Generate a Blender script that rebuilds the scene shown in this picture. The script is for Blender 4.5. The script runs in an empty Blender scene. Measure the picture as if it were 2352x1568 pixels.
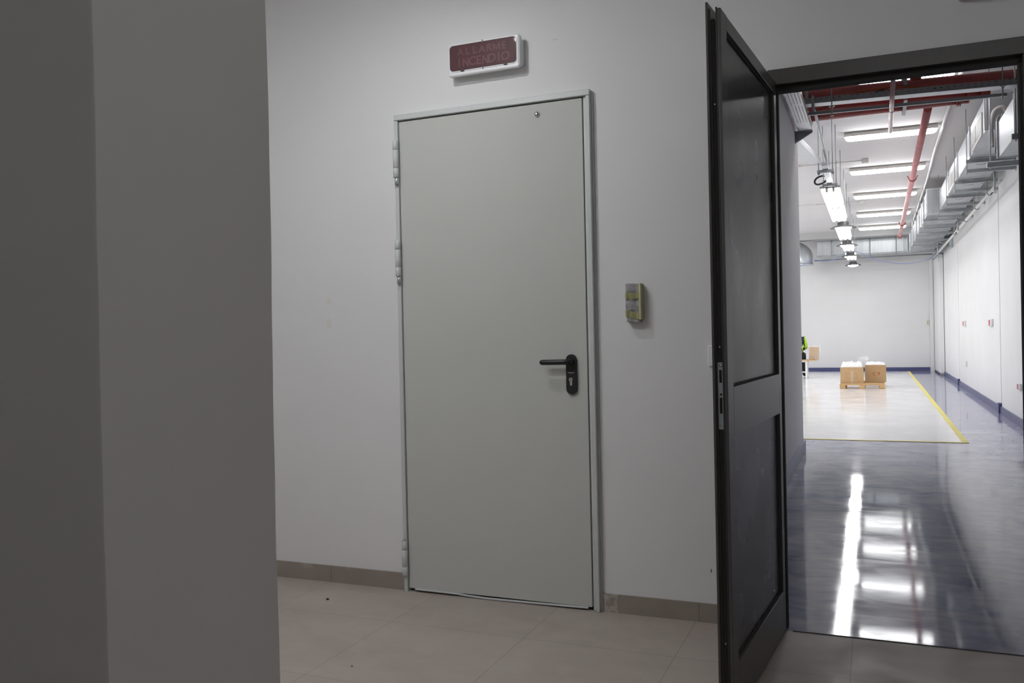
import bpy, bmesh, math, random
from mathutils import Vector, Matrix, noise
sc = bpy.context.scene
col = sc.collection
random.seed(7)

# ------------------------------------------------------------------ camera
FPX, YAW, PITCH, ROLL = 1976.85, .3979, -.0073, -.0219
cam_d = bpy.data.cameras.new('camera'); cam = bpy.data.objects.new('camera', cam_d); col.objects.link(cam)
cam_d.sensor_width = 36.0; cam_d.lens = 36.0 * FPX / 2352.0; cam_d.clip_start = .05; cam_d.clip_end = 100
fw = Vector((-math.sin(YAW) * math.cos(PITCH), math.cos(YAW) * math.cos(PITCH), math.sin(PITCH)))
rt = Vector((math.cos(YAW), math.sin(YAW), 0)); up = rt.cross(fw)
r2 = rt * math.cos(ROLL) + up * math.sin(ROLL); u2 = -rt * math.sin(ROLL) + up * math.cos(ROLL)
mw = Matrix((r2, u2, -fw)).transposed().to_4x4(); mw.translation = Vector((0, -3.3832, 1.1375))
cam.matrix_world = mw
sc.camera = cam

# ------------------------------------------------------------------ world and exposure
w = bpy.data.worlds.new('world'); sc.world = w; w.use_nodes = True
w.node_tree.nodes['Background'].inputs[0].default_value = (.5, .5, .52, 1)
w.node_tree.nodes['Background'].inputs[1].default_value = .02
sc.view_settings.view_transform = 'Standard'; sc.view_settings.look = 'None'
sc.view_settings.exposure = 0.0; sc.view_settings.gamma = 1.0; sc.view_settings.use_curve_mapping = False
sc.cycles.use_denoising = True
sc.cycles.max_bounces = 10; sc.cycles.diffuse_bounces = 6; sc.cycles.transparent_max_bounces = 12
sc.cycles.caustics_reflective = False; sc.cycles.caustics_refractive = False
sc.cycles.sample_clamp_indirect = 6.0
HALL_TUBE = 21.0      # strength of the hall's ceiling battens
BAY_FILL = 100.0        # added unseen battens in the left bay that brighten the hall
RAIL_TUBE = 8.5      # tubes under the lamp rail
DISC_LAMP = 55.0
FOYER_SPOT = 440.0     # round foyer lamp close to the door wall
FOYER_FILL = (24.5, 5.8, 6.2)      # added unseen long lamps that brighten the foyer: left, right, behind the viewer

# ------------------------------------------------------------------ materials
def nodes_of(name):
    m = bpy.data.materials.new(name); m.use_nodes = True
    return m, m.node_tree, m.node_tree.nodes['Principled BSDF']
def N(nt, kind, **kw):
    n = nt.nodes.new(kind)
    for k, v in kw.items():
        if k in n.inputs: n.inputs[k].default_value = v
        else: setattr(n, k, v)
    return n
def mat(name, c, rough=.5, metal=0., var=.05, scale=6., bump=0., bscale=60., spec=.5, stretch=None, alpha=None, coat=0.):
    """plain procedural surface: noise-varied colour, noise bump"""
    m, nt, p = nodes_of(name)
    tc = N(nt, 'ShaderNodeTexCoord')
    mp = N(nt, 'ShaderNodeMapping')
    if stretch: mp.inputs['Scale'].default_value = stretch
    nt.links.new(tc.outputs['Object'], mp.inputs[0])
    nz = N(nt, 'ShaderNodeTexNoise', Scale=scale, Detail=6.)
    nt.links.new(mp.outputs[0], nz.inputs['Vector'])
    cr = N(nt, 'ShaderNodeMapRange'); cr.inputs[1].default_value = .3; cr.inputs[2].default_value = .7
    cr.inputs[3].default_value = 1 - var; cr.inputs[4].default_value = 1 + var
    nt.links.new(nz.outputs['Fac'], cr.inputs[0])
    mx = N(nt, 'ShaderNodeVectorMath', operation='SCALE'); mx.inputs[0].default_value = c
    nt.links.new(cr.outputs[0], mx.inputs['Scale'])
    nt.links.new(mx.outputs[0], p.inputs['Base Color'])
    p.inputs['Roughness'].default_value = rough; p.inputs['Metallic'].default_value = metal
    p.inputs['Specular IOR Level'].default_value = spec
    if coat: p.inputs['Coat Weight'].default_value = coat; p.inputs['Coat Roughness'].default_value = .1
    if alpha is not None: p.inputs['Alpha'].default_value = alpha
    if bump:
        n2 = N(nt, 'ShaderNodeTexNoise', Scale=bscale, Detail=4.)
        nt.links.new(mp.outputs[0], n2.inputs['Vector'])
        b = N(nt, 'ShaderNodeBump', Strength=bump, Distance=.002)
        nt.links.new(n2.outputs['Fac'], b.inputs['Height']); nt.links.new(b.outputs[0], p.inputs['Normal'])
    return m
def emis(name, c, s):
    m, nt, p = nodes_of(name)
    p.inputs['Base Color'].default_value = (*c, 1); p.inputs['Emission Color'].default_value = (*c, 1)
    p.inputs['Emission Strength'].default_value = s; p.inputs['Roughness'].default_value = .4
    return m
def mth(nt, op, a, b=None, c=None):
    n = nt.nodes.new('ShaderNodeMath'); n.operation = op
    for i, v in enumerate((a, b, c)):
        if v is None: continue
        if isinstance(v, (int, float)): n.inputs[i].default_value = v
        else: nt.links.new(v, n.inputs[i])
    return n.outputs[0]
def mixc(nt, f, a, b):
    n = nt.nodes.new('ShaderNodeMix'); n.data_type = 'RGBA'
    for s, v in ((n.inputs[0], f), (n.inputs[6], a), (n.inputs[7], b)):
        if isinstance(v, tuple): s.default_value = (*v, 1)
        elif isinstance(v, (int, float)): s.default_value = v
        else: nt.links.new(v, s)
    return n.outputs[2]
def xyz(nt):
    tc = N(nt, 'ShaderNodeTexCoord'); s = N(nt, 'ShaderNodeSeparateXYZ'); nt.links.new(tc.outputs['Object'], s.inputs[0])
    return tc.outputs['Object'], s.outputs
def nzf(nt, vec, scale, lo=.3, hi=.7, detail=6., stretch=None, dist=0.):
    if stretch:
        mp = N(nt, 'ShaderNodeMapping'); mp.inputs['Scale'].default_value = stretch; nt.links.new(vec, mp.inputs[0]); vec = mp.outputs[0]
    n = N(nt, 'ShaderNodeTexNoise', Scale=scale, Detail=detail, Distortion=dist); nt.links.new(vec, n.inputs['Vector'])
    r = N(nt, 'ShaderNodeMapRange'); r.inputs[1].default_value = lo; r.inputs[2].default_value = hi
    nt.links.new(n.outputs['Fac'], r.inputs[0]); return r.outputs[0]

def tile_floor_mat():
    m, nt, p = nodes_of('floor_tiles'); v, s = xyz(nt)
    def joint(c, off, step):
        a = mth(nt, 'DIVIDE', mth(nt, 'SUBTRACT', c, off), step)
        f = mth(nt, 'FRACT', a); d = mth(nt, 'MULTIPLY', mth(nt, 'MINIMUM', f, mth(nt, 'SUBTRACT', 1., f)), step)
        return mth(nt, 'LESS_THAN', d, .0011), mth(nt, 'FLOOR', a)
    jx, ix = joint(s[0], -.09, .571); jy, iy = joint(s[1], -.405, .571)
    j = mth(nt, 'MAXIMUM', jx, jy)
    wn = N(nt, 'ShaderNodeTexWhiteNoise'); cb = N(nt, 'ShaderNodeCombineXYZ')
    nt.links.new(ix, cb.inputs[0]); nt.links.new(iy, cb.inputs[1]); nt.links.new(cb.outputs[0], wn.inputs['Vector'])
    base = mixc(nt, nzf(nt, v, 2.2, .35, .65, stretch=(1, 2.2, 1), dist=.6), (.40, .345, .305), (.445, .39, .345))
    base = mixc(nt, mth(nt, 'MULTIPLY', nzf(nt, v, 9, .45, .75, dist=1.), .35), base, (.50, .445, .40))
    base = mixc(nt, mth(nt, 'MULTIPLY', wn.outputs['Value'], .12), base, (.36, .31, .28))
    base = mixc(nt, mth(nt, 'MULTIPLY', j, .75), base, (.19, .165, .145))
    nt.links.new(base, p.inputs['Base Color'])
    r = mth(nt, 'ADD', mth(nt, 'MULTIPLY', nzf(nt, v, 5), .18), .42); nt.links.new(r, p.inputs['Roughness'])
    b = N(nt, 'ShaderNodeBump', Strength=.35, Distance=.002); nt.links.new(mth(nt, 'SUBTRACT', 1., j), b.inputs['Height'])
    nt.links.new(b.outputs[0], p.inputs['Normal'])
    return m
def epoxy_mat(name, a, b_, dust, damt, rlo, rhi):
    """glossy resin with dried mop swirls and dusty smears that dull the gloss"""
    m, nt, p = nodes_of(name); v, s = xyz(nt)
    base = mixc(nt, nzf(nt, v, .8, .3, .7), a, b_)
    sm = nzf(nt, v, 1.7, .30, .72, 5., (1., 1.2, 1), 1.0)
    fine = nzf(nt, v, 6., .30, .85, 2.5, (.7, 1.4, 1), 1.2)
    haze = mth(nt, 'MINIMUM', mth(nt, 'ADD', mth(nt, 'MULTIPLY', sm, .6), mth(nt, 'MULTIPLY', fine, .5)), 1.)
    base = mixc(nt, mth(nt, 'MULTIPLY', haze, damt), base, dust)
    nt.links.new(base, p.inputs['Base Color'])
    r = mth(nt, 'ADD', mth(nt, 'MULTIPLY', haze, rhi - rlo), rlo)
    nt.links.new(r, p.inputs['Roughness']); p.inputs['Specular IOR Level'].default_value = .17
    n2 = N(nt, 'ShaderNodeTexNoise', Scale=1.3, Detail=2.); nt.links.new(v, n2.inputs['Vector'])
    b = N(nt, 'ShaderNodeBump', Strength=.02, Distance=.02); nt.links.new(n2.outputs['Fac'], b.inputs['Height'])
    nt.links.new(b.outputs[0], p.inputs['Normal'])
    return m
def wall_mat(name, c, marks=()):
    m, nt, p = nodes_of(name); v, s = xyz(nt)
    base = mixc(nt, nzf(nt, v, 1.3), tuple(x * .975 for x in c), tuple(min(1, x * 1.02) for x in c))
    for (x, z, rx, rz, mc, amt) in marks:      # stains with a shape of their own
        dx = mth(nt, 'DIVIDE', mth(nt, 'SUBTRACT', s[0], x), rx); dz = mth(nt, 'DIVIDE', mth(nt, 'SUBTRACT', s[2], z), rz)
        d = mth(nt, 'ADD', mth(nt, 'MULTIPLY', dx, dx), mth(nt, 'MULTIPLY', dz, dz))
        d = mth(nt, 'ADD', d, mth(nt, 'MULTIPLY', nzf(nt, v, 40), .9))
        f = mth(nt, 'MULTIPLY', mth(nt, 'LESS_THAN', d, 1.), amt); base = mixc(nt, f, base, mc)
    nt.links.new(base, p.inputs['Base Color']); p.inputs['Roughness'].default_value = .75
    p.inputs['Specular IOR Level'].default_value = .25
    n2 = N(nt, 'ShaderNodeTexNoise', Scale=35., Detail=5.); nt.links.new(v, n2.inputs['Vector'])
    n3 = N(nt, 'ShaderNodeTexNoise', Scale=2.5, Detail=2.); nt.links.new(v, n3.inputs['Vector'])
    h = mth(nt, 'ADD', mth(nt, 'MULTIPLY', n2.outputs['Fac'], .25), n3.outputs['Fac'])
    b = N(nt, 'ShaderNodeBump', Strength=.12, Distance=.006); nt.links.new(h, b.inputs['Height']); nt.links.new(b.outputs[0], p.inputs['Normal'])
    return m
def perf_mat(name, c, px, pz, ax=0, az=2, lx=.45, lz=.3, stag=False):
    """galvanised sheet pierced by slots"""
    m, nt, p = nodes_of(name); v, s = xyz(nt)
    a = mth(nt, 'DIVIDE', s[ax], px); bz = mth(nt, 'DIVIDE', s[az], pz)
    if stag: a = mth(nt, 'ADD', a, mth(nt, 'MULTIPLY', mth(nt, 'FLOOR', bz), .5))
    f1 = mth(nt, 'LESS_THAN', mth(nt, 'FRACT', a), lx); f2 = mth(nt, 'LESS_THAN', mth(nt, 'ABSOLUTE', mth(nt, 'SUBTRACT', mth(nt, 'FRACT', bz), .5)), lz / 2)
    hole = mth(nt, 'MULTIPLY', f1, f2)
    nt.links.new(mth(nt, 'SUBTRACT', 1., hole), p.inputs['Alpha'])
    p.inputs['Base Color'].default_value = (*c, 1); p.inputs['Metallic'].default_value = .55; p.inputs['Roughness'].default_value = .42
    return m
def tape_floor_dirty(name, c):
    return mat(name, c, .45, var=.10, scale=9.)
def panel_mat():
    m, nt, p = nodes_of('brown_door_panel'); v, s = xyz(nt)
    sm = mth(nt, 'MULTIPLY', nzf(nt, v, 7., .50, .68, 9., (1.8, 1, .7), 2.6), .8)
    near = mth(nt, 'SUBTRACT', 1., mth(nt, 'MINIMUM', mth(nt, 'ABSOLUTE', mth(nt, 'DIVIDE', mth(nt, 'SUBTRACT', s[2], 1.25), .42)), 1.))
    base = mixc(nt, mth(nt, 'MULTIPLY', sm, near), (.046, .043, .042), (.018, .017, .016))
    nt.links.new(base, p.inputs['Base Color'])
    r = mth(nt, 'ADD', mth(nt, 'MULTIPLY', nzf(nt, v, 4.), .08), .25); nt.links.new(r, p.inputs['Roughness'])
    return m
def skirting_mat():
    m, nt, p = nodes_of('tile_skirting'); v, s = xyz(nt)
    f = mth(nt, 'FRACT', mth(nt, 'DIVIDE', mth(nt, 'SUBTRACT', s[0], -.09 + .012), .571)); d = mth(nt, 'MULTIPLY', mth(nt, 'MINIMUM', f, mth(nt, 'SUBTRACT', 1., f)), .571)
    base = mixc(nt, nzf(nt, v, 7.), (.285, .245, .215), (.33, .285, .25))
    base = mixc(nt, mth(nt, 'MULTIPLY', mth(nt, 'LESS_THAN', d, .0014), .7), base, (.12, .10, .09))
    # dried filler smeared on the tile beside the grey door
    nearx = mth(nt, 'LESS_THAN', mth(nt, 'ABSOLUTE', mth(nt, 'SUBTRACT', s[0], -1.005)), .028)
    base = mixc(nt, mth(nt, 'MULTIPLY', mth(nt, 'MULTIPLY', nearx, nzf(nt, v, 55., .42, .52, 8.)), .8), base, (.47, .44, .40))
    smear = mth(nt, 'MULTIPLY', mth(nt, 'GREATER_THAN', s[2], .055), nzf(nt, v, 9., .60, .66, 6.))
    base = mixc(nt, mth(nt, 'MULTIPLY', smear, .35), base, (.55, .52, .49))
    nt.links.new(base, p.inputs['Base Color']); p.inputs['Roughness'].default_value = .55
    return m
def grille_mat():
    m, nt, p = nodes_of('louvre_mesh'); v, s = xyz(nt)
    a = mth(nt, 'FRACT', mth(nt, 'DIVIDE', s[1], .030)); b = mth(nt, 'FRACT', mth(nt, 'DIVIDE', s[2], .021))
    f = mth(nt, 'MULTIPLY', mth(nt, 'GREATER_THAN', a, .25), mth(nt, 'GREATER_THAN', b, .4))
    nt.links.new(mixc(nt, f, (.72, .71, .68), (.05, .04, .04)), p.inputs['Base Color']); p.inputs['Roughness'].default_value = .5
    return m
def plastic_film(name, opac, c=(.9, .9, .9)):
    m, nt, p = nodes_of(name); v, s = xyz(nt)
    p.inputs['Base Color'].default_value = (*c, 1); p.inputs['Roughness'].default_value = .15
    nt.links.new(mth(nt, 'ADD', mth(nt, 'MULTIPLY', nzf(nt, v, 6., .4, .75), .25), opac), p.inputs['Alpha'])
    n2 = N(nt, 'ShaderNodeTexNoise', Scale=30., Detail=3.); nt.links.new(v, n2.inputs['Vector'])
    b = N(nt, 'ShaderNodeBump', Strength=.6, Distance=.01); nt.links.new(n2.outputs['Fac'], b.inputs['Height']); nt.links.new(b.outputs[0], p.inputs['Normal'])
    return m

M = {}
M['wall'] = wall_mat('painted_wall', (.78, .78, .785), [(-2.348, 1.314, .028, .022, (.72, .69, .58), .45), (-2.350, 1.212, .022, .026, (.70, .67, .57), .45),
    (-.60, .20, .004, .012, (.15, .14, .13), .9), (-1.2, 2.36, .02, .003, (.55, .54, .53), .6)])
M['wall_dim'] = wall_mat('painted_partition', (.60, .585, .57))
M['hall_wall'] = wall_mat('hall_white_paint', (.80, .80, .80))
M['hall_ceiling'] = wall_mat('hall_ceiling_paint', (.74, .73, .73))
M['beam'] = wall_mat('shaded_beam_grey', (.46, .46, .455))  # the beam's shading is put into this darker grey
M['ceiling'] = wall_mat('ceiling_paint', (.75, .75, .75))
M['tiles'] = tile_floor_mat()
M['skirting'] = skirting_mat()
M['epoxy_blue'] = epoxy_mat('blue_epoxy', (.090, .097, .235), (.115, .122, .270), (.54, .54, .61), .82, .02, .125)
M['epoxy_white'] = epoxy_mat('white_epoxy', (.86, .86, .86), (.88, .88, .88), (.80, .80, .82), .5, .06, .22)
M['blue_paint'] = mat('blue_cove', (.085, .095, .215), .35)
M['tape'] = tape_floor_dirty('yellow_floor_tape', (.80, .70, .17))
M['door_grey'] = wall_mat('grey_door_paint', (.57, .58, .550), [(-1.415, .805, .003, .03, (.80, .80, .78), .45), (-1.395, .770, .003, .012, (.80, .80, .78), .5)])
M['frame_grey'] = mat('grey_steel_frame', (.60, .625, .62), .38, var=.03)
M['gap'] = mat('shadow_gap_rubber', (.045, .042, .04), .8)
M['black'] = mat('black_nylon', (.012, .012, .013), .42, var=.1)
M['steel'] = mat('brushed_steel', (.62, .60, .56), .28, 1., var=.1)
M['zinc'] = mat('zinc_plate', (.52, .58, .60), .4, .6, var=.08)
M['white_plastic'] = mat('white_plastic', (.78, .79, .80), .35, var=.02)
M['sign_red'] = mat('dark_red_panel', (.085, .022, .026), .45, var=.12, scale=20., spec=.2)
M['sign_letter'] = mat('red_letters', (.125, .018, .028), .5)
M['glass'] = mat('clear_cover', (.3, .3, .32), .05, var=.02, alpha=.03)
M['brown'] = mat('brown_aluminium', (.070, .064, .060), .30, .10, var=.06, scale=20., stretch=(8, 8, .6))
M['brown_panel'] = panel_mat()
M['film_grey'] = mat('crumpled_grey_film', (.33, .32, .33), .30, var=.35, scale=22., bump=1., bscale=28.)
M['tape_yellow'] = mat('yellow_masking_tape', (.56, .55, .30), .6, var=.10, scale=25., bump=.4, bscale=50.)
M['galv'] = mat('galvanised_steel', (.60, .63, .65), .38, .75, var=.14, scale=5., stretch=(1, 1, 3))
M['galv_dull'] = mat('galvanised_channel', (.40, .42, .43), .5, .6, var=.1, scale=8.)
M['galv_duct'] = mat('galvanised_duct', (.43, .45, .465), .38, .45, var=.10, scale=3., stretch=(4, 1, 1), bump=.15, bscale=6.)
M['perf_x'] = perf_mat('slotted_tray_side', (.36, .37, .38), .047, .024, 0, 2, .42, .30)
M['perf_bx'] = perf_mat('slotted_tray_base', (.82, .84, .86), .045, .022, 0, 1, .5, .32, True)
M['perf_y'] = perf_mat('slotted_tray_side_long', (.62, .64, .66), .040, .022, 1, 2, .42, .34)
M['perf_by'] = perf_mat('slotted_tray_base_long', (.82, .84, .86), .040, .024, 1, 0, .5, .34, True)
M['red_pipe'] = mat('red_pipe_paint', (.42, .085, .075), .36, var=.10, scale=9.)
M['pink_pipe'] = mat('highlit_red_pipe_paint', (.66, .27, .27), .26, var=.08, scale=6.)  # the red pipe's highlight is put into a pinker colour
M['pale_pipe'] = mat('sheen_tinted_pipe', (.66, .45, .45), .25, .2, var=.06)  # the lit look of a glossy pipe, put into a pale pink
M['white_pipe'] = mat('white_pvc', (.72, .72, .70), .35)
M['tube'] = emis('lit_diffuser', (.975, .985, 1.), HALL_TUBE)
M['bay_fill'] = emis('added_bay_diffuser', (.975, .985, 1.), BAY_FILL)
M['rail_tube'] = emis('lit_tube', (.985, .985, 1.), RAIL_TUBE)
M['disc_face'] = emis('lit_lamp_face', (1., .99, .98), DISC_LAMP)
M['lamp_body'] = mat('lamp_housing', (.62, .60, .57), .45)
M['lamp_dark'] = mat('lamp_reflector_grey', (.13, .13, .13), .4, .3)
M['rubber'] = mat('black_cable', (.022, .024, .026), .5)
M['orange'] = mat('orange_cable', (.50, .10, .03), .5)
M['blue_cable'] = mat('blue_cable', (.16, .23, .62), .5)
M['cardboard'] = mat('cardboard', (.53, .355, .185), .75, var=.06, scale=12., stretch=(1, 1, 5))
M['card_red'] = mat('red_print', (.50, .10, .05), .7)
M['pack_tape'] = mat('packing_tape', (.56, .44, .29), .3)
M['wood'] = mat('pallet_wood', (.62, .40, .19), .7, var=.2, scale=6., stretch=(.6, 6, 6))
M['bubble'] = mat('bubble_wrap', (.88, .88, .88), .22, var=.04, scale=20., bump=1., bscale=40.)
M['film'] = plastic_film('clear_film', .16)
M['grille'] = grille_mat()
M['cream'] = mat('cream_enamel', (.72, .71, .66), .4)
M['socket_red'] = mat('red_socket_print', (.60, .17, .20), .5)
M['white_metal'] = mat('white_painted_metal', (.80, .80, .80), .4)
M['hivis'] = mat('yellow_green_fabric', (.52, .85, .05), .8)
M['navy'] = mat('dark_clothing', (.018, .022, .030), .9)
M['skin'] = mat('skin', (.48, .27, .18), .55)
M['hair'] = mat('dark_hair', (.02, .014, .01), .6)
M['foyer_spot'] = emis('round_lamp_glass', (.985, .99, 1.), FOYER_SPOT)
for _i in range(3): M['foyer_fill_%d' % _i] = emis('added_lamp_glass', (.955, .975, 1.), FOYER_FILL[_i])
M['grit'] = mat('dark_grit', (.05, .045, .04), .9)
M['corrug'] = mat('ribbed_foil', (.52, .54, .55), .34, .5, var=.16, scale=4., stretch=(9, 1, .35))

# ------------------------------------------------------------------ mesh helpers
class MB:
    def __init__(s): s.b = bmesh.new(); s.mats = []; s.cur = 0
    def use(s, m):
        m = M[m]
        if m not in s.mats: s.mats.append(m)
        s.cur = s.mats.index(m); return s
    def _f(s, fs, smooth=False):
        for f in fs: f.material_index = s.cur; f.smooth = smooth
    def box(s, x0, x1, y0, y1, z0, z1, bev=0., seg=2, mtx=None):
        vs = [s.b.verts.new((x, y, z)) for x in (x0, x1) for y in (y0, y1) for z in (z0, z1)]
        fs = [s.b.faces.new([vs[i] for i in q]) for q in ((0, 1, 3, 2), (4, 6, 7, 5), (0, 4, 5, 1), (2, 3, 7, 6), (0, 2, 6, 4), (1, 5, 7, 3))]
        s._f(fs)
        if mtx is not None:
            for v in vs: v.co = mtx @ v.co
        if bev:
            es = list({e for f in fs for e in f.edges})
            r = bmesh.ops.bevel(s.b, geom=es, offset=bev, segments=seg, profile=.5, affect='EDGES')
            s._f(r['faces'], True)
        return s
    def tube(s, pts, r, n=12, cap=True, closed=False):
        pts = [Vector(p) for p in pts]; rings = []; L = len(pts)
        ref = None
        for i, p in enumerate(pts):
            if closed: t = pts[(i + 1) % L] - pts[i - 1]
            else: t = pts[min(i + 1, L - 1)] - pts[max(i - 1, 0)]
            t.normalize()
            if ref is None: ref = Vector((0, 0, 1)) if abs(t.z) < .9 else Vector((1, 0, 0))
            a = t.cross(ref).normalized(); b = t.cross(a).normalized(); ref = -b if b.dot(ref) < 0 else b
            a = t.cross(ref).normalized(); b = a.cross(t).normalized()
            rr = r[i] if isinstance(r, (list, tuple)) else r
            rings.append([s.b.verts.new(p + (a * math.cos(k * 2 * math.pi / n) + b * math.sin(k * 2 * math.pi / n)) * rr) for k in range(n)])
        m = L if closed else L - 1
        for i in range(m):
            A, B = rings[i], rings[(i + 1) % L]
            s._f([s.b.faces.new((A[k], A[(k + 1) % n], B[(k + 1) % n], B[k])) for k in range(n)], True)
        if cap and not closed:
            s._f([s.b.faces.new(rings[0][::-1]), s.b.faces.new(rings[-1])])
        return s
    def lathe(s, prof, c, axis='z', n=32):
        c = Vector(c); rings = []
        for (r, h) in prof:
            ring = []
            for k in range(n):
                a = 2 * math.pi * k / n
                v = {'z': (r * math.cos(a), r * math.sin(a), h), 'y': (r * math.cos(a), h, r * math.sin(a)), 'x': (h, r * math.cos(a), r * math.sin(a))}[axis]
                ring.append(s.b.verts.new(c + Vector(v)))
            rings.append(ring)
        for A, B in zip(rings, rings[1:]):
            s._f([s.b.faces.new((A[k], A[(k + 1) % n], B[(k + 1) % n], B[k])) for k in range(n)], True)
        s._f([s.b.faces.new(rings[0][::-1]), s.b.faces.new(rings[-1])])
        return s
    def prism(s, poly, y0, y1, axis='y', mtx=None):
        def P(a, h): return {'y': (a[0], h, a[1]), 'x': (h, a[0], a[1]), 'z': (a[0], a[1], h)}[axis]
        A = [s.b.verts.new(P(a, y0)) for a in poly]; B = [s.b.verts.new(P(a, y1)) for a in poly]; n = len(poly)
        fs = [s.b.faces.new(A), s.b.faces.new(B[::-1])] + [s.b.faces.new((A[i], B[i], B[(i + 1) % n], A[(i + 1) % n])) for i in range(n)]
        s._f(fs)
        if mtx is not None:
            for v in A + B: v.co = mtx @ v.co
        return s
    def text(s, body, size, h, mtx, bold=.0):
        c = bpy.data.curves.new('lettering', 'FONT'); c.body = body; c.size = size; c.extrude = h; c.offset = bold; c.align_x = 'CENTER'; c.align_y = 'CENTER'; c.resolution_u = 3
        o = bpy.data.objects.new('lettering', c); col.objects.link(o)
        dg = bpy.context.evaluated_depsgraph_get(); me = bpy.data.meshes.new_from_object(o.evaluated_get(dg))
        me.transform(mtx); n0 = len(s.b.faces); s.b.from_mesh(me); s.b.faces.ensure_lookup_table()
        for f in s.b.faces[n0:]: f.material_index = s.cur
        bpy.data.objects.remove(o); bpy.data.curves.remove(c); bpy.data.meshes.remove(me)
        return s
    def build(s, name, parent=None, **props):
        bmesh.ops.recalc_face_normals(s.b, faces=s.b.faces)
        me = bpy.data.meshes.new(name); s.b.to_mesh(me); s.b.free()
        for m in s.mats: me.materials.append(m)
        o = bpy.data.objects.new(name, me); col.objects.link(o); o.parent = parent
        for k, v in props.items(): o[k] = v
        return o
def mb(m): return MB().use(m)
def thing(name, label, cat, loc=(0, 0, 0), group=None, kind=None, rz=0.):
    o = bpy.data.objects.new(name, None); o.empty_display_size = .1; col.objects.link(o); o.location = loc; o.rotation_euler.z = rz
    o['label'] = label; o['category'] = cat
    if group: o['group'] = group
    if kind: o['kind'] = kind
    return o
def tag(o, label, cat, group=None, kind=None):
    o['label'] = label; o['category'] = cat
    if group: o['group'] = group
    if kind: o['kind'] = kind
    return o
def struct(o, label, cat): return tag(o, label, cat, kind='structure')
def rebase(o, loc):
    """move a top-level mesh's origin without moving its shape"""
    o.data.transform(Matrix.Translation(-Vector(loc))); o.location = loc; return o
def dup(o, loc, label, parent=None):
    c = o.copy(); col.objects.link(c)
    if parent is None: c.location = loc; c['label'] = label
    else: c.parent = parent
    for ch in [x for x in o.children]: dup(ch, None, None, c)
    return c
def smooth_path(pts, n=8):
    pts = [Vector(p) for p in pts]; out = []
    P = [pts[0] * 2 - pts[1]] + pts + [pts[-1] * 2 - pts[-2]]
    for i in range(1, len(P) - 2):
        for k in range(n):
            t = k / n; a, b, c, d = P[i - 1], P[i], P[i + 1], P[i + 2]
            out.append(.5 * ((2 * b) + (c - a) * t + (2 * a - 5 * b + 4 * c - d) * t * t + (3 * b - a - 3 * c + d) * t ** 3))
    out.append(pts[-1]); return out

# ================================================================== STRUCTURE : foyer
CZ = 2.82
DL, DR, DT = -1.955, -1.052, 2.118           # grey door opening
HL, HR, HT = -.335, .520, 2.075              # hall doorway opening
s_ = mb('wall')
s_.box(-5.0, DL, 0, .15, 0, CZ).box(DL, DR, 0, .15, DT, CZ).box(DR, HL, 0, .15, 0, CZ).box(HL, HR, 0, .15, HT, CZ).box(HR, 1.5, 0, .15, 0, CZ).box(-6.0, 1.5, .02, .15, CZ, 3.52)
struct(s_.build('wall_back'), 'white painted wall holding the grey door and the open doorway', 'wall')
struct(mb('tiles').box(-5.0, 1.4, -5.0, 0.0, -.08, 0).build('floor'), 'grey beige tiled floor in front of the doors', 'floor')
struct(mb('ceiling').box(-5.0, 1.4, -5.0, 0, CZ, CZ + .1).build('ceiling'), 'white ceiling of the entrance room', 'ceiling')
struct(mb('wall').box(-5.1, -5.0, -5.0, 0, 0, CZ).build('wall_left'), 'white left end wall of the entrance room', 'wall')
struct(mb('wall').box(1.3, 1.4, -5.0, 0, 0, CZ).build('wall_right'), 'white right end wall of the entrance room', 'wall')
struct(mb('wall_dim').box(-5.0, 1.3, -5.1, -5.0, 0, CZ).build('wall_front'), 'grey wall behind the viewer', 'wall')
# partition end in the foreground: hand-plastered arrises that wander a few millimetres
def partition():
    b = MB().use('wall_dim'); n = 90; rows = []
    for i in range(n + 1):
        z = CZ * i / n
        w1 = .0035 * noise.noise(Vector((0, 3.1, z * 1.7))) * 2 + .0012 * noise.noise(Vector((9, 0, z * 9)))
        w2 = .003 * noise.noise(Vector((5, 1.1, z * 2.2))) * 2 + .0010 * noise.noise(Vector((2, 7, z * 9)))
        y1, y2, x, r = -2.368 + w1, -2.672 + w2, -.80, .005
        ring = [(-1.9, y1 + .0), (x - r, y1), (x - r * .3, y1 - r * .3), (x, y1 - r), (x, y2 + r), (x - r * .3, y2 + r * .3), (x - r, y2), (-2.7, y2)]
        ring = [(-4.99, -2.368)] + ring[1:-1] + [(-4.99, -2.672)]
        rows.append([b.b.verts.new((px, py, z)) for px, py in ring])
    k = len(rows[0])
    for A, B in zip(rows, rows[1:]):
        b._f([b.b.faces.new((A[j], A[(j + 1) % k], B[(j + 1) % k], B[j])) for j in range(k)], True)
    b._f([b.b.faces.new(rows[0][::-1]), b.b.faces.new(rows[-1])])
    o = b.build('wall_partition')
    o.data.set_sharp_from_angle(angle=math.radians(35)) if hasattr(o.data, 'set_sharp_from_angle') else None
    return struct(o, 'dark grey end of a partition wall close by on the left', 'wall')
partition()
struct(mb('skirting').box(-4.98, DL - .010, -.010, -.0005, 0, .076).build('baseboard_left'), 'taupe tile skirting left of the grey door', 'skirting')
struct(mb('skirting').box(DR + .012, HL - .02, -.010, -.0005, 0, .074).build('baseboard_right'), 'taupe tile skirting between the grey door and dark doorway', 'skirting')

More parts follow.
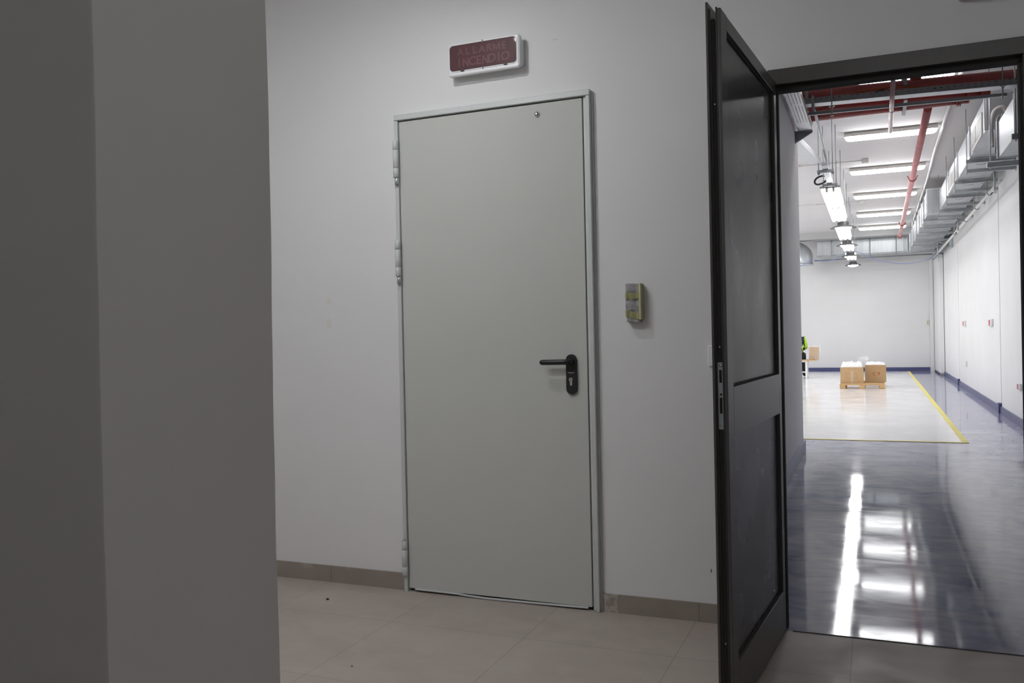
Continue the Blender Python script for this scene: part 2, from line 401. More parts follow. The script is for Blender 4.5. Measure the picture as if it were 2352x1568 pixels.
# ---- grey door
d1 = thing('door_1', 'closed pale grey steel door with black lever handle', 'door', (-1.5, 0, 0), kind='structure')
def rel(b, name, parent, **k):
    o = b.build(name, None, **k); o.data.transform(Matrix.Translation(-parent.location)); o.parent = parent; return o
b = mb('frame_grey')
b.box(-1.962, -1.944, -.026, .10, 0, 2.105, .002); b.box(-1.962, -1.047, -.028, .10, 2.106, 2.131, .0025)
b.box(-1.064, -1.047, -.030, .10, 0, 2.105, .003); b.box(-1.079, -1.0645, -.014, .10, 0, 2.105, .003)
b.box(-1.0475, -1.040, -.010, -.001, 0, 2.120, .001)
rel(b, 'door_frame', d1)
rel(mb('gap').box(-1.944, -1.064, .004, .02, .0, 2.106), 'rebate_seal', d1)
leaf = rel(mb('door_grey').box(-1.941, -1.0835, -.016, .003, .014, 2.101, .002), 'door_leaf', d1)
def bent():
    b = mb('frame_grey'); xs = [-1.91, -1.70, -1.66, -1.56, -1.3, -1.10]; zs = [.0095, .0085, .0050, .0022, .0050, .0085]
    for i in range(len(xs) - 1):
        v = [(xs[i], -.022, zs[i]), (xs[i + 1], -.022, zs[i + 1]), (xs[i + 1], -.022, zs[i + 1] + .004), (xs[i], -.022, zs[i] + .004)]
        A = [b.b.verts.new(p) for p in v]; B = [b.b.verts.new((p[0], -.014, p[2] + .002)) for p in v]
        b._f([b.b.faces.new(A), b.b.faces.new(B[::-1])] + [b.b.faces.new((A[j], B[j], B[(j + 1) % 4], A[(j + 1) % 4])) for j in range(4)])
    return b
rel(bent(), 'draught_strip', d1, label='grey draught strip bent loose under the leaf')
for (z0, z1, pin) in ((1.853, 2.016, 1), (1.413, 1.570, 1), (.076, .228, 0)):
    b = mb('frame_grey'); c = (-1.951, -.034, 0); h = z1 - z0
    for a, e in ((0, .24), (.25, .74), (.75, 1.)): b.lathe([(.0118, z0 + a * h), (.0128, z0 + a * h + .001), (.0128, z0 + e * h - .001), (.0118, z0 + e * h)], c, n=20)
    b.lathe([(.0108, z0 + .001), (.0108, z1 - .001)], c, n=16)
    hg = rel(b, 'hinge', d1)
    if pin:
        o = rel(mb('zinc').lathe([(.009, z0 - .034), (.009, z0 + .001)], (-1.949, -.032, 0), n=16), 'hinge_pin', d1); o.parent = hg
    o = rel(mb('steel').lathe([(.011, z0 - .004 if pin else z1), (.011, z0 if pin else z1 + .004)], c, n=16), 'hinge_cap', d1); o.parent = hg
# handle: pill shaped plate, lever, cylinder
def pill(cx, z0, z1, r, n=14):
    out = []
    for k in range(n + 1): a = math.pi * k / n; out.append((cx + r * math.cos(a), z1 - r + r * math.sin(a)))
    for k in range(n + 1): a = math.pi + math.pi * k / n; out.append((cx + r * math.cos(a), z0 + r + r * math.sin(a)))
    return out
hp = rel(mb('black').prism(pill(-1.1495, .8885, 1.0535, .0232), -.026, -.0165), 'handle_plate', d1)
lv = rel(mb('black').tube([(-1.1475, -.022, 1.023), (-1.1475, -.046, 1.023), (-1.1495, -.056, 1.023), (-1.156, -.061, 1.023), (-1.170, -.062, 1.023), (-1.262, -.062, 1.0225), (-1.269, -.062, 1.0225), (-1.2735, -.062, 1.0225)],
    [.0115, .0115, .0115, .0112, .0112, .0112, .0095, .005], 20), 'lever_handle', d1)
kc = rel(mb('steel').prism([(x, z) for x, z in pill(-1.1512, .9245, .945, .0052)], -.0275, -.020).lathe([(.0082, -.0285), (.0082, -.020)], (-1.1520, 0, .9500), 'y', 20), 'lock_cylinder', d1, label='steel key cylinder')
o = rel(mb('black').box(-1.1532, -1.1508, -.0290, -.0280, .9465, .9555), 'keyhole', d1); o.parent = kc
Rt = Matrix.Rotation(math.radians(90), 4, 'X')
o = rel(mb('zinc').text('magnus', .0098, .0002, Matrix.Translation((-1.1505, -.0263, .9790)) @ Rt, .0001), 'lettering', d1); o.parent = hp
rel(mb('steel').lathe([(.0112, -.0165), (.0112, -.019), (.0095, -.0235), (.006, -.027), (.002, -.0282)], (-1.279, 0, 2.056), 'y', 24), 'peephole', d1, label='round chrome peephole')

# ---- hall doorway: frame and open leaf
d2 = thing('door_2', 'dark brown panelled door standing open at the doorway', 'door', (-.322, -.014, 0), kind='structure')
b = mb('brown')
b.box(-.352, -.3245, -.011, .055, 0, 2.053, .002); b.box(-.352, .552, -.012, .055, 2.0535, 2.112, .002); b.box(.482, .552, -.012, .055, 0, 2.053, .002)
b.use('gap'); b.box(-.324, -.3185, .022, .062, 0, 2.040); b.box(-.324, .4815, .020, .062, 2.035, 2.0530); b.box(.474, .4815, .020, .062, 0, 2.040)
o = b.build('door_frame'); o.data.transform(Matrix.Translation(-d2.location)); o.parent = d2
e = Vector((-.066, -.854, 0)).normalized(); nb = Vector((-e.y * -1, e.x * -1, 0))    # nb: from the seen face towards the back
nb = Vector((e.y, -e.x, 0)).normalized()
LM = Matrix((e, nb, Vector((0, 0, 1)))).transposed().to_4x4()        # local X along width, Y through thickness
W = .857
def dl(b, name, par=None, **k):
    o = b.build(name, None, **k); o.data.transform(LM); o.data.update(); o.parent = par or d2
    if e.cross(nb).z < 0: o.data.flip_normals()
    return o
b = mb('brown')
b.box(.002, .046, 0, .034, .010, 2.062, .0012); b.box(.785, W, 0, .010, .010, 2.062, .0015); b.box(.785, W - .012, .0102, .034, .010, 2.030, .001)
b.box(.0462, .7848, 0, .034, 2.016, 2.060, .0012); b.box(.0462, .7848, 0, .034, .826, .972, .0012); b.box(.0462, .7848, 0, .034, .010, .163, .0012)
b.box(0, W + .012, .0342, .041, .010, 2.080, .001)
b.box(.785, W - .004, .0104, .0135, .010, 2.058); b.box(.785, W - .004, .0300, .0338, .010, 2.064)
lf = dl(b, 'leaf_frame')
dl(mb('brown_panel').box(.047, .784, .0125, .022, .973, 2.0155), 'upper_panel', label='upper brown panel with scuff marks')
dl(mb('brown_panel').box(.047, .784, .0125, .022, .164, .825), 'lower_panel')
b = mb('gap')
b.box(.046, .785, .007, .0122, 2.009, 2.0165); b.box(.046, .785, .007, .0122, .9715, .9775); b.box(.046, .785, .007, .0122, .162, .168); b.box(.0458, .052, .007, .0122, .164, 2.0155)
b.box(.046, .785, .009, .0122, .822, .8262)
dl(b, 'glazing_bead')
dl(mb('gap').box(W - .0118, W - .0095, .0155, .0288, .012, 2.028), 'edge_channel')
lp = dl(mb('zinc').box(W - .0094, W - .0075, .0125, .0315, .852, 1.046, .0006), 'lock_plate', label='zinc lock faceplate')
for z0, z1 in ((.987, 1.024), (.898, .944)): dl(mb('black').box(W - .0074, W - .0070, .0185, .0262, z0, z1), 'latch_slot', lp)
for z in (1.036, .864): dl(mb('steel').lathe([(.0042, 0), (.0036, .0012), (.001, .0018)], (W - .0075, .022, z), 'x', 14), 'screw', lp)
dl(mb('black').lathe([(.0034, 0), (.0034, .0006)], (W - .0074, .022, .953), 'x', 14), 'cylinder_hole', lp)
for z in (1.090, 1.79, .230): dl(mb('steel').lathe([(.0036, 0), (.003, .0012), (.001, .0016)], (W - .0095, .024, z), 'x', 12), 'screw')
dl(mb('rubber').box(W - .0095, W - .003, .0325, .0345, .010, 2.066).box(W - .006, W - .001, .0105, .0150, .012, 2.066), 'edge_gasket')

struct(mb('gap').box(-.30, .47, -.004, .004, -.003, .0015).build('trim_1'), 'dark joint strip where tiles meet the blue floor', 'trim')

# ---- things on the foyer wall
sg = thing('alarm_sign', 'white wall sign box with dark red panel reading ALLARME INCENDIO', 'sign', (-1.50, 0, 2.31))
SX0, SX1, SZ0, SZ1 = -1.668, -1.340, 2.253, 2.392        # housing outline at its front
def sign_body():
    b = mb('white_plastic')
    prof = [(-.0005, 2.270), (-.0005, 2.376), (-.020, 2.378), (-.036, 2.392), (-.053, 2.391), (-.055, 2.386), (-.055, 2.258), (-.052, 2.253), (-.036, 2.254), (-.020, 2.266)]
    secs = [(SX0 - .003, .90), (SX0 + .004, 1.), (SX1 - .004, 1.), (SX1 + .003, .90)]
    rings = []
    for x, k in secs: rings.append([b.b.verts.new((x, y * (1 if k == 1 else .93), 2.3225 + (z - 2.3225) * k)) for y, z in prof])
    n = len(prof)
    for A, B in zip(rings, rings[1:]): b._f([b.b.faces.new((A[j], A[(j + 1) % n], B[(j + 1) % n], B[j])) for j in range(n)])
    b._f([b.b.faces.new(rings[0][::-1]), b.b.faces.new(rings[-1])])
    return b
rel(sign_body(), 'sign_housing', sg)
def rrect(x0, x1, z0, z1, r, n=6):
    out = []
    for cx, cz, a0 in ((x1 - r, z1 - r, 0), (x0 + r, z1 - r, 90), (x0 + r, z0 + r, 180), (x1 - r, z0 + r, 270)):
        for k in range(n + 1): a = math.radians(a0 + 90 * k / n); out.append((cx + r * math.cos(a), cz + r * math.sin(a)))
    return out
rel(mb('white_plastic').prism(rrect(-1.662, -1.347, 2.270, 2.386, .018), -.0570, -.0550), 'bezel', sg)
pn = rel(mb('sign_red').prism(rrect(-1.659, -1.350, 2.274, 2.3825, .015), -.0582, -.0568), 'red_panel', sg)
N_OUT = [(0, 0), (.13, 0), (.13, .46), (.49, 0), (.62, 0), (.62, .70), (.49, .70), (.49, .24), (.13, .70), (0, .70)]
M_OUT = [(0, 0), (.14, 0), (.14, .50), (.34, .08), (.44, .08), (.64, .50), (.64, 0), (.78, 0), (.78, .70), (.62, .70), (.39, .24), (.16, .70), (0, .70)]
for wd, z, sz, span in (('ALLARME', 2.3500, .043, .236), ('INCENDIO', 2.3045, .051, .246)):
    n_ = len(wd); step = span / n_
    for k_, ch in enumerate(wd):
        cx = -1.5065 + (k_ - (n_ - 1) / 2) * step
        if ch == 'M': o_ = mb('sign_letter').prism([(cx + (px - .39) * sz, z + (pz - .35) * sz) for px, pz in M_OUT], -.0588, -.0583)
        elif ch == 'N': o_ = mb('sign_letter').prism([(cx + (px - .31) * sz * .9, z + (pz - .35) * sz) for px, pz in N_OUT], -.0588, -.0583)
        else: o_ = mb('sign_letter').text(ch, sz, .0002, Matrix.Translation((cx, -.0586, z)) @ Rt, .0010)
        o = rel(o_, 'lettering', sg); o.parent = pn
rel(mb('glass').prism(rrect(-1.660, -1.349, 2.273, 2.3835, .015), -.0612, -.0602), 'clear_cover', sg)
for x, z in ((-1.5045, 2.3865), (-1.5045, 2.2700), (-1.60, 2.271), (-1.40, 2.271)): rel(mb('gap').box(x - (.0025 if abs(x + 1.5045) < .01 else .008), x + (.0025 if abs(x + 1.5045) < .01 else .008), -.0590, -.0550, z - .0016, z + .0016), 'clip', sg)

tb = thing('wall_device', 'small wall box wrapped in grey film and yellow tape beside the grey door', 'wall box', (-.873, 0, 1.18))
def crumple(b, amp, sc_, seed):
    for v in b.b.verts:
        d = noise.noise_vector(v.co * sc_ + Vector((seed, 0, 0))) * amp; d.y *= .8; v.co += d
    return b
def gridbox(b, x0, x1, y0, y1, z0, z1, n):
    r = bmesh.ops.create_cube(b.b, size=1.); vs = r['verts']
    bmesh.ops.scale(b.b, vec=(x1 - x0, y1 - y0, z1 - z0), verts=vs); bmesh.ops.translate(b.b, vec=((x0 + x1) / 2, (y0 + y1) / 2, (z0 + z1) / 2), verts=vs)
    es = list({e_ for v in vs for e_ in v.link_edges}); bmesh.ops.subdivide_edges(b.b, edges=es, cuts=n, use_grid_fill=True)
    b._f(b.b.faces, False); return b
b = gridbox(mb('film_grey'), -.909, -.853, -.036, -.0005, 1.182, 1.331, 11); crumple(b, .007, 42, 1)
for v in b.b.verts: v.co.y = min(v.co.y, -.0005)
rel(b, 'film_wrapping', tb)
def band(z0, z1, z0b, z1b):
    b = mb('tape_yellow'); n = 7; x0, x1, yf = -.9125, -.8495, -.0405
    A = [(x0, -.001), (x0, yf * .6), (x0 + .002, yf)] + [(x0 + (x1 - x0) * k / n, yf - .0012 * math.sin(k * 2.3)) for k in range(1, n)] + [(x1, yf), (x1 + .001, yf * .6), (x1 + .001, -.001)]
    lo, hi = [], []
    for k, (x, y) in enumerate(A):
        t_ = (x - x0) / (x1 - x0); j = .0016 * noise.noise(Vector((x * 90, z0 * 40, 0)))
        lo.append(b.b.verts.new((x, y, z0 + (z0b - z0) * t_ + j))); hi.append(b.b.verts.new((x, y, z1 + (z1b - z1) * t_ - j)))
    b._f([b.b.faces.new((lo[k], lo[k + 1], hi[k + 1], hi[k])) for k in range(len(A) - 1)])
    bmesh.ops.solidify(b.b, geom=b.b.faces[:], thickness=.0008)
    b._f(b.b.faces); return b
rel(band(1.270, 1.2965, 1.272, 1.296), 'tape_band', tb); rel(band(1.201, 1.228, 1.187, 1.214), 'tape_band', tb)
rel(mb('tape_yellow').box(-.8555, -.8475, -.0425, -.001, 1.188, 1.333, .0015), 'tape_strip', tb)
sw = thing('light_switch', 'white light switch plate on wall just left of open brown door', 'switch', (-.552, 0, 1.04))
rel(mb('white_plastic').box(-.594, -.512, -.010, -.0005, 1.000, 1.081, .003), 'cover_plate', sw)
rel(mb('white_plastic').box(-.580, -.530, -.0135, -.0098, 1.014, 1.067, .001), 'rocker', sw)
ov = thing('emergency_light', 'dark grey box high on the wall above the doorway', 'wall light', (.45, 0, 2.30))
rel(mb('lamp_body').box(.292, .70, -.05, -.0005, 2.262, 2.38, .006), 'housing', ov)
for i, (x, y, r, lb) in enumerate(((-2.22, -.245, .007, 'small dark crumb of grit on tiles near the partition'), (-1.69, -.86, .0035, 'tiny dark speck of grit on tiles in front of grey door'))):
    b = mb('grit'); bmesh.ops.create_icosphere(b.b, subdivisions=1, radius=r)
    for v in b.b.verts: v.co += noise.noise_vector(v.co * 300 + Vector((i, 0, 0))) * r * .4; v.co.z = max(v.co.z * .6 + r * .5, 0)
    o = b.build('grit_crumb'); o.location = (x, y, 0); tag(o, lb, 'grit')

# ---- foyer lamps (above the picture); the long ones are added to brighten the room
fl = thing('ceiling_light', 'small round ceiling lamp above the grey door, out of the frame', 'ceiling light', (-1.635, -.84, 2.82))
rel(mb('white_metal').lathe([(.045, 2.655), (.050, 2.699), (.012, 2.705), (.012, 2.805), (.040, 2.810), (.040, 2.819)], (-1.635, -.84, 0), n=32), 'lamp_body', fl)
rel(mb('foyer_spot').lathe([(.026, 2.646), (.034, 2.648), (.035, 2.6545)], (-1.635, -.84, 0), n=32), 'diffuser', fl)
for x, y, ln, k, lb in ((-2.15, -1.95, .60, 0, 'added long ceiling lamp above the space behind the partition, out of the frame'), (.45, -2.5, .60, 1, 'added long ceiling lamp to the right of the viewer, out of the frame'), (-.6, -4.3, .60, 2, 'added long ceiling lamp behind the viewer, out of the frame')):
    t = thing('added_ceiling_light', lb, 'ceiling light', (x, y, 2.82))
    rel(mb('white_metal').box(x - ln - .02, x + ln + .02, y - .12, y + .12, 2.785, 2.819, .004), 'lamp_body', t)
    rel(mb('foyer_fill_%d' % k).box(x - ln, x + ln, y - .10, y + .10, 2.765, 2.7845, .004), 'diffuser', t)

# ================================================================== STRUCTURE : hall
HC = 3.52; RX = 1.50; FY = 21.0
struct(mb('epoxy_blue').box(-6.0, RX, 0.0, FY, -.08, 0).build('floor_hall'), 'glossy blue resin floor of the hall', 'floor')
o = mb('epoxy_white').box(-5.8, .775, 6.0, 20.55, .0003, .003).build('floor_white'); struct(o, 'glossy white rectangle of resin floor in the hall', 'floor')
b = mb('tape').box(.772, .830, 6.0, 20.6, .003, .0042).box(-5.8, .830, 5.955, 6.0, .0005, .0042)
struct(b.build('trim_2'), 'yellow tape line edging the white floor area', 'floor marking')
struct(mb('hall_wall').box(-.77, -.62, .15, 4.9, 0, HC).build('wall_passage'), 'white passage wall seen behind the open door', 'wall')
struct(mb('hall_wall').box(-6.0, -.62, 4.9, 5.05, 0, HC).build('wall_corner'), 'white wall turning left inside the hall', 'wall')
b = mb('hall_wall').box(RX, RX + .15, .15, FY, 0, HC)
struct(b.build('wall_hall_right'), 'long white right wall of the hall', 'wall')
struct(mb('hall_wall').box(-6.0, RX, FY, FY + .15, 0, HC).build('wall_hall_far'), 'white far wall of the hall', 'wall')
struct(mb('hall_wall').box(-6.15, -6.0, 4.9, FY, 0, HC).build('wall_hall_left'), 'white left wall of the hall', 'wall')
struct(mb('hall_ceiling').box(-6.0, RX, .15, FY, HC, HC + .1).build('ceiling_hall'), 'pale ceiling of the hall', 'ceiling')
struct(mb('beam').box(-5.9, 1.0, 19.35, 19.75, 3.355, 3.519).build('beam_far'), 'beam crossing the hall ceiling, its shade put into the grey', 'beam')
struct(mb('hall_wall').box(1.32, 1.40, 20.65, 20.99, 0, 2.80).build('column_corner'), 'slim white column at the far right corner', 'column')
# cove skirtings
struct(mb('blue_paint').box(-5.9, 1.318, 20.975, 20.998, .001, .090).build('baseboard_far'), 'blue skirting along the far wall', 'skirting')
b = mb('blue_paint').box(RX - .022, RX - .001, .2, 9.20, .001, .088).box(RX - .040, RX - .001, 9.20, 9.34, .001, .128).box(RX - .022, RX - .001, 9.34, 14.98, .001, .088).box(RX - .040, RX - .001, 14.98, 15.12, .001, .118).box(RX - .022, RX - .001, 15.12, 18.7, .001, .088)
struct(b.build('baseboard_hall'), 'blue skirting along the right wall of the hall', 'skirting')
struct(mb('blue_paint').box(-.619, -.600, .2, 5.05, .001, .105).build('baseboard_passage'), 'blue skirting at the foot of the passage wall', 'skirting')
for i, y in enumerate((9.27, 15.05)):
    struct(mb('hall_wall').box(RX - .005, RX - .0005, y - .05, y + .05, .13, HC - .01, .002).build('trim_%d' % (3 + i)), ('nearer', 'farther')[i] + ' vertical joint strip on the right hall wall', 'trim')

# ---- sliding door at the far right
d3 = thing('door_3', 'tall white sliding door at far right of the hall', 'door', (1.45, 19.8, 0), kind='structure')
rel(mb('hall_wall').box(1.405, 1.490, 18.62, 20.62, .03, 2.78, .003), 'door_leaf', d3)
rel(mb('galv_dull').box(1.400, 1.475, 18.60, 18.80, .005, .055, .002).box(1.400, 1.404, 18.62, 20.60, .03, .06), 'bottom_guide', d3)
rel(mb('zinc').box(1.401, 1.4045, 18.68, 18.86, 2.60, 2.74), 'label_plate', d3)
dr = thing('door_track', 'dark steel track of the sliding door on the right wall', 'door track', (1.45, 17, 2.85))
rel(mb('galv_dull').box(1.40, 1.499, 16.55, 20.6, 2.80, 2.90, .003), 'track', dr)
rel(mb('lamp_dark').box(1.43, 1.459, 16.55, 20.6, 2.785, 2.7995), 'track_seal', dr)
for y in (16.8, 17.6, 18.4, 19.4): rel(mb('galv_dull').box(1.38, 1.498, y - .04, y + .04, 2.90, 3.0, .004), 'hanger_bracket', dr)
o = mb('zinc').box(1.46, RX - .0005, 15.95, 16.45, 2.70, 2.93, .004); g = thing('junction_box', 'grey box on right hall wall below the ducts', 'junction box', (1.48, 16.2, 2.7))
rel(o, 'housing', g); rel(mb('lamp_dark').box(1.455, RX - .001, 16.0, 16.40, 2.931, 3.0), 'cable_entry', g)

# ---- wall plates on right wall
def socket(y, z, h, wd, label, red=True):
    t = thing('wall_socket', label, 'socket', (RX, y, z))
    rel(mb('white_plastic').box(RX - .028, RX - .0005, y - wd / 2, y + wd / 2, z - h / 2, z + h / 2, .004), 'cover_plate', t)
    if red: rel(mb('socket_red').box(RX - .033, RX - .0275, y - wd * .1, y + wd * .42, z - h * .38, z + h * .38, .002), 'red_insert', t)
    return t
socket(10.05, 1.165, .10, .30, 'red and white socket on right hall wall, nearer of the high pair')
socket(13.8, 1.17, .10, .34, 'red and white socket on right hall wall, farther of the high pair')
socket(7.62, .44, .075, .17, 'low white socket with red print nearest the doorway on right wall')
socket(13.6, .46, .10, .06, 'slim white socket low on the right hall wall', False)
t = thing('wall_switch', 'small cream switch box on the far wall by the corner column', 'switch', (1.28, 20.98, 1.23))
rel(mb('cream').box(1.255, 1.312, 20.95, 20.9985, 1.17, 1.29, .005), 'housing', t)
rel(mb('tape_yellow').box(1.260, 1.285, 20.944, 20.951, 1.19, 1.27, .002), 'front_label', t)

# ================================================================== HALL : lamps
def batten(tube='tube'):
    t = thing('ceiling_batten', 'first', 'ceiling light', (0, 0, 0), 'fluorescent battens across the hall ceiling')
    mb('lamp_body').prism([(-.055, 0), (-.062, .028), (-.040, .052), (.040, .052), (.062, .028), (.055, 0)], -.515, .515, 'x').build('housing', t)
    b = mb(tube); n = 10; rings = []
    for x, k in ((-.500, .55), (-.480, .9), (-.45, 1), (.45, 1), (.480, .9), (.500, .55)):
        rings.append([b.b.verts.new((x, -.055 * k * math.cos(math.pi * j / n), -.0015 - .050 * k * math.sin(math.pi * j / n))) for j in range(n + 1)])
    for A, B in zip(rings, rings[1:]): b._f([b.b.faces.new((A[j], A[j + 1], B[j + 1], B[j])) for j in range(n)], True)
    b._f([b.b.faces.new(rings[0]), b.b.faces.new(rings[-1][::-1])]); b._f([b.b.faces.new([rings[i][j] for i in range(6)] + [rings[5 - i][n] for i in range(6)]) for j in (0,)])
    b.build('diffuser', t)
    for x in (-.40, -.13, .13, .40): mb('steel').box(x - .008, x + .008, -.0635, .0635, -.004, .030).build('clip', t)
    return t
BY = [5.48, 7.96, 10.5, 13.14, 15.87, 18.45]
BL = ['lit batten lamp nearest the doorway, seen above the red pipes', 'lit batten lamp just beyond the thick red pipe, second from doorway', 'lit batten lamp third from the doorway', 'lit batten lamp fourth from the doorway', 'lit batten lamp last but one before the ceiling beam', 'lit batten lamp just in front of the ceiling beam']
bt = batten(); bt.location = (.225, BY[0], 3.465); bt['label'] = BL[0]
for y, l in list(zip(BY, BL))[1:]: dup(bt, (.225, y, 3.465), l)

bb = batten('bay_fill'); bb.location = (-3.3, 9.2, 3.465); BBL = 'added batten lamp hidden in the left bay to brighten the hall, %s from the corner'; bb['label'] = BBL % 'first'
for y, l in zip((12.0, 14.8, 17.6), ('second', 'third', 'fourth')): dup(bb, (-3.3, y, 3.465), BBL % l)  # unseen row added to lift the far wall and ceiling

# lamp rail with its hangers, tube lamps and disc lamps
rail = thing('lamp_rail', 'galvanised rail carrying the bright lamp row down the hall', 'rail', (-.44, 12, 2.86))
rel(mb('galv').box(-.475, -.415, 6.2, 19.6, 2.835, 2.875, .002), 'channel', rail)
def rail_hanger():
    t = thing('rail_hanger', 'x', 'hanger', (0, 0, 0), 'hangers of the lamp rail')
    mb('galv_dull').box(-.085, .085, -.022, .022, -.030, -.0005, .002).build('cross_bar', t)
    for x in (-.070, .070): mb('galv_dull').tube([(x, 0, -.055), (x, 0, .684)], .0045, 8).build('threaded_rod', t)
    for x in (-.070, .070): mb('galv_dull').lathe([(.014, -.046), (.014, -.031)], (x, 0, 0), n=6).build('nut', t)
    return t
HY = [6.45, 7.42, 8.985, 10.55, 11.90, 13.50, 14.40, 16.0, 16.94, 18.56]
rh = rail_hanger()
ords = ['nearest the doorway', 'second from the doorway', 'third from the doorway', 'fourth from the doorway', 'fifth from the doorway', 'sixth from the doorway', 'seventh from the doorway', 'eighth from the doorway', 'last but one from the far wall', 'nearest the far wall']
for i, y in enumerate(HY):
    l = 'threaded rod hanger of the lamp rail, ' + ords[i]
    if i == 0: rh.location = (-.445, y, 2.8345); rh['label'] = l
    else: dup(rh, (-.445, y, 2.8345), l)
def tube_lamp():
    t = thing('tube_lamp', 'x', 'lamp', (0, 0, 0), 'tube lamps under the lamp rail')
    mb('lamp_body').box(-.115, .115, -.74, .74, .030, .060, .006).build('housing', t)
    for x in (-.075, 0, .075):
        b = mb('rail_tube').tube([(x, -.70, 0), (x, -.69, 0), (x, .69, 0), (x, .70, 0)], [.016, .026, .026, .016], 12); b.build('light_tube', t)
    for y in (-.715, .715):
        for x in (-.0375, .0375): mb('lamp_body').box(x - .012, x + .012, y - .03, y + .03, -.012, .0295, .003).build('end_clip', t)
    for y in (-.45, .40): mb('galv_dull').box(-.015, .015, y, y + .05, .060, .0745).build('mount', t)
    return t
tl = tube_lamp()
TL = ['bright tube lamp at the near end of the lamp row', 'bright tube lamp just before the nearest disc lamp', 'bright tube lamp between the nearest and second disc lamps', 'bright tube lamp between the second and third disc lamps', 'bright tube lamp between the third and farthest disc lamps']
for i, (y, l) in enumerate(zip((8.2, 9.77, 12.7, 15.2, 17.75), TL)):
    if i == 0: tl.location = (-.445, y, 2.760); tl['label'] = l
    else: dup(tl, (-.445, y, 2.760), l)
def disc_lamp():
    t = thing('disc_lamp', 'x', 'lamp', (0, 0, 0), 'round disc lamps under the lamp rail')
    mb('lamp_dark').lathe([(.118, .012), (.190, -.004), (.192, .002), (.120, .034), (.085, .045), (.085, .085), (.060, .095)], (0, 0, 0), n=36).build('reflector', t)
    mb('disc_face').lathe([(.118, .010), (.112, -.010), (.085, -.026), (.04, -.034), (.01, -.036)], (0, 0, 0), n=32).build('light_face', t)
    mb('galv_dull').tube([(-.05, 0, .09), (-.035, 0, .135), (.035, 0, .135), (.05, 0, .09)], .006, 8).tube([(0, 0, .134), (0, 0, .170)], .005, 8).build('suspension_hook', t)
    return t
dk = disc_lamp()
DLb = ['round disc lamp nearest the doorway in the lamp row', 'round disc lamp second from the doorway in the lamp row', 'round disc lamp third from the doorway in the lamp row', 'round disc lamp closest to the far wall in the lamp row']
for i, (x, y, l) in enumerate(zip((-.400, -.428, -.430, -.435), (10.75, 13.8, 16.5, 19.3), DLb)):
    if i == 0: dk.location = (x, y, 2.664); dk['label'] = l
    else: dup(dk, (x, y, 2.664), l)
t = mb('rubber').tube([(.072 * math.cos(a), .018 * math.sin(a * 2), .045 * math.sin(a) + .018 * math.cos(a)) for a in [2 * math.pi * k / 40 for k in range(40)]], .011, 10, closed=True).build('cable_coil')
t.location = (-.545, 7.5, 2.900); tag(t, 'black cable coiled into a ring beside the lamp rail', 'cable')

# ================================================================== HALL : pipes and trays near the doorway
def pipe(name, pts, r, m, label, cat='pipe', extra=None, n=20):
    t = thing(name, label, cat, pts[0]); rel(mb(m).tube(pts, r, n), 'pipe', t)
    if extra:
        for nm, bb in extra: rel(bb, nm, t)
    return t
pipe('fire_pipe', [(-.619, 5.0, 3.100), (.775, 5.0, 3.112)], .064, 'red_pipe', 'thick red fire pipe crossing low behind the cable tray', extra=[
    ('flange', mb('red_pipe').lathe([(.082, .690), (.082, .706)], (0, 5.0, 3.112), 'x', 28)), ('flange', mb('red_pipe').lathe([(.082, .712), (.082, .728)], (0, 5.0, 3.112), 'x', 28)),
    ('end_cap', mb('red_pipe').lathe([(.068, .7755), (.068, .790), (.05, .796)], (0, 5.0, 3.112), 'x', 28))])
pipe('fire_pipe', [(-.619, 4.6, 3.172), (1.495, 4.6, 3.118)], .057, 'red_pipe', 'red fire pipe crossing highest, under the lit batten', extra=[
    ('outlet', mb('red_pipe').lathe([(.045, 0), (.045, .035), (.03, .05)], (.36, 4.6, 3.19), 'z', 20))])
pipe('fire_pipe', [(-.619, 4.82, 3.115), (.86, 4.82, 3.085)], .036, 'red_pipe', 'thinner red fire pipe between the two thick ones', extra=[
    ('coupling', mb('red_pipe').lathe([(.046, .76), (.046, .83)], (0, 4.82, 3.087), 'x', 20)), ('coupling', mb('red_pipe').lathe([(.050, .862), (.050, .93)], (0, 4.82, 3.086), 'x', 20))])
for x, lb in ((-.02 + .30, 'flat steel strap hanging the red pipes, middle of the span'), (-.50, 'flat steel strap hanging the red pipes at passage wall')):
    b = mb('galv_dull').box(x - .014, x + .014, 4.52, 4.528, 3.03, HC - .001).box(x - .014, x + .014, 5.068, 5.074, 3.02, HC - .001).box(x - .014, x + .014, 4.52, 5.074, 3.018, 3.024)
    tag(b.build('pipe_strap'), lb, 'pipe strap')
for (px_, ya, yb, za, zb, r, m, lb) in ((.161, 3.05, 4.905, 2.85, 2.852, .0165, 'pale_pipe', 'pale pink pipe stub ending in mid air in front of the cable tray'),):
    pipe('sprinkler_pipe', [(px_ - .006, ya, za), (px_ + .004, yb, zb)], r, m, lb, extra=[('coupling', mb('galv_dull').lathe([(.0185, -.005), (.0185, .005)], (px_, 4.1, 2.851), 'y', 20)),
        ('hanger_rod', mb('galv_dull').tube([(px_, 3.6, 2.865), (px_, 3.6, HC - .001)], .004, 8))])
lp_ = pipe('sprinkler_pipe', [(.475, 5.067, 3.055), (.54, 16.6, 3.05)], .034, 'pink_pipe', 'long pink sprinkler pipe running down the hall ceiling')
def clampU(y):
    x = .475 + (y - 5.05) * .065 / 11.55; z = 3.055
    b = mb('red_pipe'); pts = [(x + .045 * math.cos(a), y, z + .045 * math.sin(a)) for a in [math.pi + math.pi * k / 12 for k in range(13)]]
    b.tube([(x - .062, y, z + .028)] + pts + [(x + .062, y, z + .028)], .007, 8); return b
for y in (8.9, 14.2, 16.55): rel(clampU(y), 'pipe_clamp', lp_)
